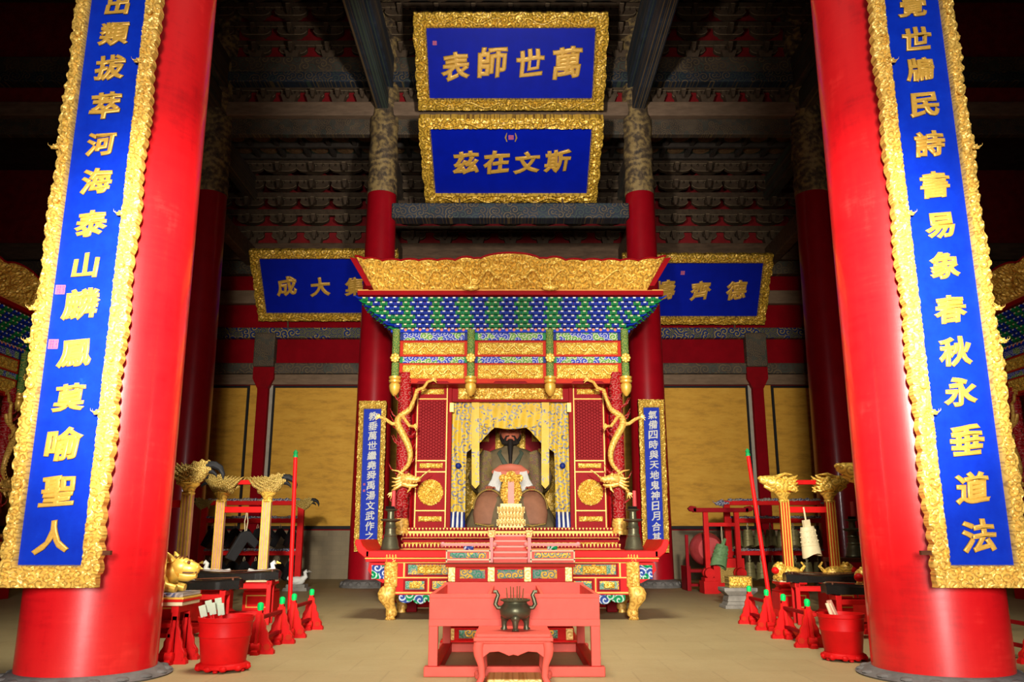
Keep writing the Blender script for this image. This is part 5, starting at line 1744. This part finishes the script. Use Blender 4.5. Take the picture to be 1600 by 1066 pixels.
# ---------------------------------------------------------------- chime racks
def chime_rack(x, y, w, label, bells):
    t = thing('chime_rack', label, 'rack', (x, y, 0))
    for s in (-1, 1):
        MB().box(s * w / 2 - .06, s * w / 2 + .06, -.05, .05, .22, 1.62).build('post', M['red'], t, smooth=0, bevel=.008)
        f = MB()
        f.frustum(s * w / 2, 0, 0, .06, .24, .2, .22, .18, 1); f.frustum(s * w / 2, 0, .06, .12, .18, .15, .18, .15, 1)
        if bells: lion(f, s * w / 2, -.02, .10, .9, s)
        else: goose(f, s * w / 2, -.02, .10, 1.1, s)
        f.build('foot_figure', [M['gold_carved'] if bells else M['white'], M['grey_stone']], t)
        h = MB()
        if bells:
            dragon_head(h, (s * (w / 2 + .14), 0, 1.66), .10, s); h.tube([(s * (w / 2 - .05), 0, 1.66), (s * (w / 2 + .14), 0, 1.66)], [.05, .06], 10)
        else:
            bird_head(h, s * (w / 2 + .04), 0, 1.55, .8, s)
        h.build('end_head', [M['carved_blue'] if bells else M['gold_old'], M['black_stone']], t)
    for z, nm in ((1.62, 0), (1.28, 1), (.66, 1)):
        MB().box(-w / 2 - (.0 if nm else .05), w / 2 + (.0 if nm else .05), -.045, .045, z, z + .085).build('bar', M['red'], t, smooth=0, bevel=.006)
        m = MB()
        rnd = random.Random(int(z * 100))
        n = 26
        for k in range(n):
            xx = -w / 2 + .08 + (w - .16) * k / (n - 1)
            m.ball((xx, -.01, z + .095 + .012 * rnd.random()), (.055, .05, .022 + .02 * rnd.random()), 9, 6)
        m.build('cloud_carving', M['carved_blue'], t)
    return t


def hang_row(x, y, w, z, n, make, nm, cat, lab, grp, scales):
    first = None
    W = ['first', 'second', 'third', 'fourth', 'fifth', 'sixth', 'seventh', 'eighth']
    for k in range(n):
        xx = x - w / 2 + .17 + (w - .34) * k / (n - 1)
        if first is None:
            first = make(nm); o = first
        else:
            o = copy_tree(first, (0, 0, 0))
        s = scales(k)
        o.location = (xx, y, z); o.scale = (s, s, s)
        o.rotation_euler = (0, 0, .25 * math.sin(k * 2.1))
        tag(o, lab % W[k], cat, grp)


chime_rack(-5.08, 16.8, 1.90, 'red two-tier rack of black chime stones with bird heads, at left rear', False)
chime_rack(5.22, 16.8, 1.90, 'red two-tier rack of bronze bells with carved clouds, at right rear', True)


def mk_stone(nm):
    t = thing(nm, 'x', 'x')
    stone_mesh(1.0).build('stone', M['black_stone'], t, smooth=0, bevel=.005).rotation_euler = (0, .1, 1.0)
    m = MB(); rope_mb(m, .12); m.build('rope', M['rope'], t)
    return t


def bell_mb(r, h, flat=.82, studs=True):
    mb = MB()
    n = 14; seg = 28
    vs = []; fs = []
    for i in range(n + 1):
        f = i / n
        rr = r * (.70 + .30 * f ** .8)
        for k in range(seg):
            a = 2 * PI * k / seg
            arch = (.13 * h * math.cos(a) ** 2) * f ** 3
            vs.append((rr * math.cos(a), rr * flat * math.sin(a), -h * f + .12 * h * f ** 3 - arch))
    for i in range(n):
        for k in range(seg):
            k2 = (k + 1) % seg
            fs.append((i * seg + k, (i + 1) * seg + k, (i + 1) * seg + k2, i * seg + k2))
    fs.append(tuple(range(seg)))
    ib = len(vs)
    for k in range(seg):
        a = 2 * PI * k / seg
        vs.append((r * .9 * math.cos(a), r * .9 * flat * math.sin(a), -h + .12 * h - .12 * h * math.cos(a) ** 2))
    for k in range(seg):
        vs.append((r * .6 * math.cos(a), r * .6 * flat * math.sin(2 * PI * k / seg), -.1 * h))
    for k in range(seg):
        k2 = (k + 1) % seg
        fs.append((n * seg + k, ib + k, ib + k2, n * seg + k2))
        fs.append((ib + k, ib + seg + k, ib + seg + k2, ib + k2))
    mb.add(vs, fs, 0)
    if studs:
        for j in range(3):
            for k in range(14):
                a = 2 * PI * k / 14
                f = .16 + .16 * j
                rr = r * (.70 + .30 * f ** .8)
                mb.ball((rr * math.cos(a), rr * flat * math.sin(a), -h * f), r * .07, 6, 4, 0)
    for f in (.12, .60):
        rr = r * (.71 + .30 * f ** .8)
        mb.lathe([(rr * 1.0, -h * f - .006), (rr * 1.03, -h * f), (rr * 1.0, -h * f + .006)], sy=flat, seg=24)
    return mb


def mk_bell(nm):
    t = thing(nm, 'x', 'x')
    bell_mb(.115, .34).build('bell_body', M['bronze_bell'], t, smooth=45)
    m = MB(); m.tube([(0, 0, 0), (-.02, 0, .04), (0, 0, .075), (.02, 0, .04), (0, 0, 0)], .012, 7); m.build('loop', M['bronze_bell'], t)
    m = MB(); rope_mb(m, .14); m.build('rope', M['rope'], t)
    return t


for z, tier in ((1.15, 'upper'), (.53, 'lower')):
    hang_row(-5.08, 16.8, 1.90, z, 8, mk_stone, 'chime_stone', 'chime stone', '%s black chime stone from the left in the ' + tier + ' row of the left rear rack',
             'chime stones in the ' + tier + ' row', lambda k: .88)
    hang_row(5.22, 16.8, 1.90, z - .0, 8, mk_bell, 'bronze_bell', 'bell', '%s bronze bell from the left in the ' + tier + ' row of the right rear rack',
             'bronze bells in the ' + tier + ' row', lambda k: 1.0)

# cream bell on the dragon headed stand
t = thing('hanging_bell', 'cream studded bell hanging alone from the gold dragon headed stand', 'bell', (3.985, 11.48, 1.14))
t.rotation_euler = (0, -.12, .3)
bell_mb(.135, .40).build('bell_body', M['cream'], t, smooth=45)
m = MB(); m.box(-.05, .05, -.02, .02, 0, .09); m.tube([(0, 0, .09), (0, 0, .26)], .012, 7); m.build('hook', M['cream'], t, smooth=0)

# small red frame with a green bell, standing left of the bell rack
t = thing('bell_frame', 'small red frame with overhanging top bar and one green bell', 'frame', (3.95, 16.0, 0))
for s in (-1, 1):
    MB().box(s * .29 - .045, s * .29 + .045, -.045, .045, .3, 1.46).build('post', M['red'], t, smooth=0, bevel=.006)
    m = MB().box(s * .29 - .13, s * .29 + .13, -.2, .2, 0, .22).box(s * .29 - .1, s * .29 + .1, -.15, .15, .22, .28)
    m.T = Matrix.Translation((s * .29, -.10, .36)) @ Matrix.Rotation(PI / 2, 4, 'X'); m.lathe([(.0, -.06), (.09, -.06), (.10, 0), (.09, .06), (.0, .06)], seg=18)
    m.T = Matrix.Translation((s * .29, .10, .36)) @ Matrix.Rotation(PI / 2, 4, 'X'); m.lathe([(.0, -.06), (.09, -.06), (.10, 0), (.09, .06), (.0, .06)], seg=18); m.T = None
    m.build('foot', M['red'], t, smooth=30)
m = MB().box(-.52, .52, -.05, .05, 1.46, 1.54)
for s in (-1, 1): m.prism([(s * .46, 1.46), (s * .58, 1.48), (s * .62, 1.53), (s * .56, 1.58), (s * .46, 1.56)], -.05, .05)
m.build('top_bar', M['red_dark'], t, smooth=0, bevel=.006)
MB().box(-.29, .29, -.03, .03, 1.20, 1.27).build('cross_bar', M['red'], t, smooth=0, bevel=.005)
m = MB().box(-.16, .42, .1, .55, 0, .62, 0).box(-.04, .28, .09, .1, .18, .45, 1); m.build('cupboard', [M['red'], M['gold_old']], t, smooth=0, bevel=.008)
t = thing('hanging_bell', 'green studded bell hanging tilted in the small red frame', 'bell', (3.95, 16.0, .86)); t.rotation_euler = (.0, .28, .2)
bell_mb(.16, .42).build('bell_body', M['green_bronze'], t, smooth=45)
m = MB(); m.tube([(0, 0, 0), (.03, 0, .13)], [.04, .028], 9); m.build('handle', M['green_bronze'], t)
m = MB(); rope_mb(m, .36); o = m.build('rope', M['rope'], t); o.rotation_euler = (0, -.28, 0)

# drum on a low red bench behind the small frame
t = thing('drum', 'dark red barrel drum lying on a low red bench by the rear wall', 'drum', (3.86, 16.95, 0))
m = MB(); m.T = Matrix.Translation((0, 0, .78)) @ Matrix.Rotation(PI / 2, 4, 'Y') @ Matrix.Rotation(PI / 2, 4, 'X')
m.lathe([(.22, -.32), (.30, -.18), (.33, 0), (.30, .18), (.22, .32)], seg=28); m.T = None
m.build('shell', M['candle_red'], t)
m = MB().box(-.42, .42, -.25, .25, .34, .40).box(-.42, .42, -.25, .25, .08, .13)
for s in (-1, 1): m.box(s * .42 - .04, s * .42 + .04, -.27, .27, 0, .46)
m.box(-.46, -.40, -.28, -.22, 0, 1.05)
m.build('bench', M['red_dark'], t, smooth=0, bevel=.006)

# weathered stone block with small gilt box
t = thing('stone_block', 'stepped grey stone block on the floor beside the right rear trestle', 'block', (3.32, 12.7, 0))
m = MB().frustum(0, 0, 0, .05, .24, .2, .23, .19).frustum(0, 0, .05, .10, .21, .17, .18, .15).frustum(0, 0, .10, .18, .19, .16, .17, .14).frustum(0, 0, .18, .24, .17, .14, .24, .2).frustum(0, 0, .24, .29, .24, .2, .24, .2)
m.build('block', M['grey_stone'], t, smooth=0, bevel=.008)
t = thing('gilt_box', 'small carved gilt box resting on the grey stone block', 'box', (3.34, 12.7, .29))
m = MB().box(-.17, .17, -.13, .13, 0, .16); m.build('box_body', M['gold_old'], t, smooth=0, bevel=.006)
m = MB(); relief_rect(m, -.16, .16, .02, .15, -.13, .03, .06, .01, 3, .02); m.build('carving', M['gold_carved'], t, smooth=50)


# ---------------------------------------------------------------- zithers on red trestle tables
def zither_table(x, y, w, d, h, label, rz=0.0):
    t = thing('zither_table', label, 'table', (x, y, 0), rz)
    for s in (-1, 1):
        for q in (-1, 1):
            MB().box(s * w / 2 - .025, s * w / 2 + .025, q * d / 2 - .02, q * d / 2 + .02, 0, h).build('leg', M['red'], t, smooth=0, bevel=.004)
        MB().box(s * w / 2 - .03, s * w / 2 + .03, -d / 2 - .02, d / 2 + .02, h - .05, h).build('top_rail', M['red'], t, smooth=0, bevel=.004)
    for q in (-1, 1):
        MB().box(-w / 2, w / 2, q * d / 2 - .018, q * d / 2 + .018, h - .09, h - .04).build('side_rail', M['red'], t, smooth=0, bevel=.004)
        MB().box(-w / 2, w / 2, q * d / 2 - .015, q * d / 2 + .015, .10, .14).build('stretcher', M['red'], t, smooth=0, bevel=.004)
    return t


def zither(x, y, z, L, w, label, rz=0.0):
    t = thing('zither', label, 'zither', (x, y, z), rz)
    nu, nv = 40, 13
    U, V = np.meshgrid(np.linspace(-1, 1, nu), np.linspace(-1, 1, nv))
    wid = w / 2 * (1 - .10 * (U > .55) * np.clip((.75 - np.abs(U - .72)) / .75, 0, 1))
    X = U * L / 2; Y = V * wid
    Z = .075 + .028 * (1 - V ** 2) + .03 * U ** 2 - .03 * np.clip(np.abs(U) - .93, 0, 1) * 8
    m = MB(); m.grid(X, Y, Z)
    # side skirt down to the base
    ring = [(0, i) for i in range(nu)] + [(j, nu - 1) for j in range(1, nv)] + [(nv - 1, i) for i in range(nu - 2, -1, -1)] + [(j, 0) for j in range(nv - 2, 0, -1)]
    o = len(m.v); n = len(ring)
    for (j, i) in ring:
        m.v.append((X[j, i], Y[j, i], Z[j, i])); m.v.append((X[j, i] * .995, Y[j, i] * .97, max(0.008, Z[j, i] - .085)))
    for k in range(n):
        k2 = (k + 1) % n
        m.f.append((o + 2 * k + 1, o + 2 * k2 + 1, o + 2 * k2, o + 2 * k)); m.m.append(0)
    m.f.append(tuple(o + 2 * k + 1 for k in range(n - 1, -1, -1))); m.m.append(0)
    m.build('soundbox', M['black'], t, smooth=40)
    s = MB()
    for k in range(7):
        yy = -w * .32 + w * .64 * k / 6
        s.tube([(-L * .46, yy, .128), (0, yy, .112), (L * .46, yy, .128)], .0018, 4)
    for xx in (-.43, .43): s.box(L * xx - .008, L * xx + .008, -w * .4, w * .4, .10, .126)
    s.build('strings', M['dark_wood'], t, smooth=0)
    m = MB()
    for s_ in (-1, 1):
        for q in (-1, 1): m.box(s_ * L * .38 - .02, s_ * L * .38 + .02, q * w * .3 - .02, q * w * .3 + .02, 0, .03)
    m.build('foot', M['black'], t, smooth=0)


zither_table(-3.30, 10.35, .86, .24, .50, 'red table under the farther black zither at left', .12)
zither(-3.32, 10.35, .50, 1.10, .24, 'farther black lacquered zither, at left below the bird headed stand', .12)
zither_table(-3.42, 9.15, .82, .24, .46, 'red table under the nearer black zither at left', .1)
zither(-3.36, 9.15, .46, 1.02, .24, 'nearer black lacquered zither at left, beside the golden tiger', .1)
zither_table(3.84, 10.35, .86, .24, .47, 'red table under the farther black zither at right', -.12)
zither(3.84, 10.35, .47, 1.10, .24, 'farther black lacquered zither, at right below the dragon headed stand', -.12)
zither_table(3.78, 9.0, .82, .24, .42, 'red table under the nearer black zither at right', -.1)
zither(3.76, 9.0, .42, 1.0, .24, 'nearer black lacquered zither at right, behind the red bucket', -.1)

# ---------------------------------------------------------------- crouching tiger on its painted table
t = thing('tiger_table', 'red table with flame shaped legs and a striped painted top, at left', 'table', (-2.92, 7.32, 0))
for x_ in (-.42, .17):
    m = MB(); m.T = Matrix.Translation((x_, 0, 0)); 
    m.box(-.03, .03, -.16, .16, .40, .46)
    m.T = None
    for q in (-1, 1):
        m2 = MB(); support_mb(m2, q * .13)
        vs = [(v[0] * .85 + x_, v[1], v[2] * 1.0) for v in m2.v]
        m.add(vs, m2.f, 0)
        m.box(x_ - .025, x_ + .025, q * .13 - .022, q * .13 + .022, .0, .44)
    m.build('end_support', M['red'], t, smooth=30)
for z in (.20, .28):
    for q in (-1, 1):
        MB().box(-.42, .17, q * .13 - .014, q * .13 + .014, z, z + .035).build('rail', M['red'], t, smooth=0, bevel=.004)
m = MB().box(-.54, .24, -.20, .20, .455, .485, 0).box(-.55, .25, -.21, .21, .485, .505, 1).box(-.55, .25, -.21, .21, .505, .522, 2).box(-.54, .24, -.20, .20, .522, .555, 3)
m.build('striped_top', [M['cream'], M['red'], M['gold'], M['carved_blue']], t, smooth=0, bevel=.004)
t = thing('wooden_tiger', 'golden crouching wooden tiger on the painted table beside the left column', 'tiger', (-2.92, 7.32, .555))
m = MB()
m.tube([(-.50, 0, .10), (-.40, 0, .13), (-.25, 0, .135), (-.08, 0, .13), (.04, 0, .15), (.10, 0, .18)], [.07, .115, .12, .115, .10, .085], 18)
m.ball((.12, 0, .205), (.105, .085, .082), 18, 12)
m.tube([(.14, 0, .195), (.21, 0, .185), (.265, 0, .178), (.285, 0, .172)], [.075, .068, .052, .02], 14)
m.tube([(.14, 0, .145), (.20, 0, .130), (.265, 0, .135)], [.06, .05, .025], 12)
for q in (-1, 1):
    m.tube([(.075, q * .06, .25), (.05, q * .078, .29), (.03, q * .085, .325)], [.032, .026, .006], 8)
    m.ball((.185, q * .052, .245), (.026, .018, .016), 8, 6)
    m.ball((.272, q * .022, .198), (.018, .016, .014), 8, 6)
    m.tube([(.0, q * .09, .10), (.05, q * .10, .04), (.14, q * .10, .025)], [.06, .045, .035], 10)
    m.tube([(-.42, q * .09, .12), (-.33, q * .11, .07), (-.40, q * .11, .03), (-.30, q * .11, .025)], [.075, .06, .04, .032], 10)
m.tube([(-.53, 0, .12), (-.60, 0, .20), (-.56, 0, .28), (-.50, 0, .27)], [.03, .025, .02, .012], 8)
tg = m.build('body', M['gold'], t, smooth=60)
m = MB()
for k in range(14):
    xx = -.48 + k * .042
    m.tube([(xx, -.02, .255), (xx + .01, 0, .285), (xx, .02, .255)], .010, 6)
for k in range(3):
    m.tube([(.10 + .03 * k, -.05, .275), (.11 + .03 * k, 0, .292), (.10 + .03 * k, .05, .275)], .006, 5)
for q in (-1, 1): m.ball((.212, q * .056, .240), .015, 8, 6); m.tube([(.17, q * .066, .158), (.23, q * .058, .156), (.275, q * .03, .160)], .007, 6)
m.build('dark_stripe', M['dark_wood'], t)

# dim vessels on a dark table beside the right outer column
t = thing('side_table', 'dark red side table in shade beside the right outer column', 'table', (4.95, 12.3, 0))
MB().box(-.4, .4, -.25, .25, .66, .72).build('tabletop', M['dark_wood'], t, smooth=0, bevel=.006)
for s in (-1, 1):
    for q in (-1, 1): MB().box(s * .36 - .03, s * .36 + .03, q * .2 - .03, q * .2 + .03, 0, .66).build('leg', M['dark_wood'], t, smooth=0)
src = bpy.data.objects['candlestick']
c = copy_tree(src, (4.92, 12.3, .72), label='bronze candlestick with candle on the dim side table at right'); c['group'] = ''; del c['group']
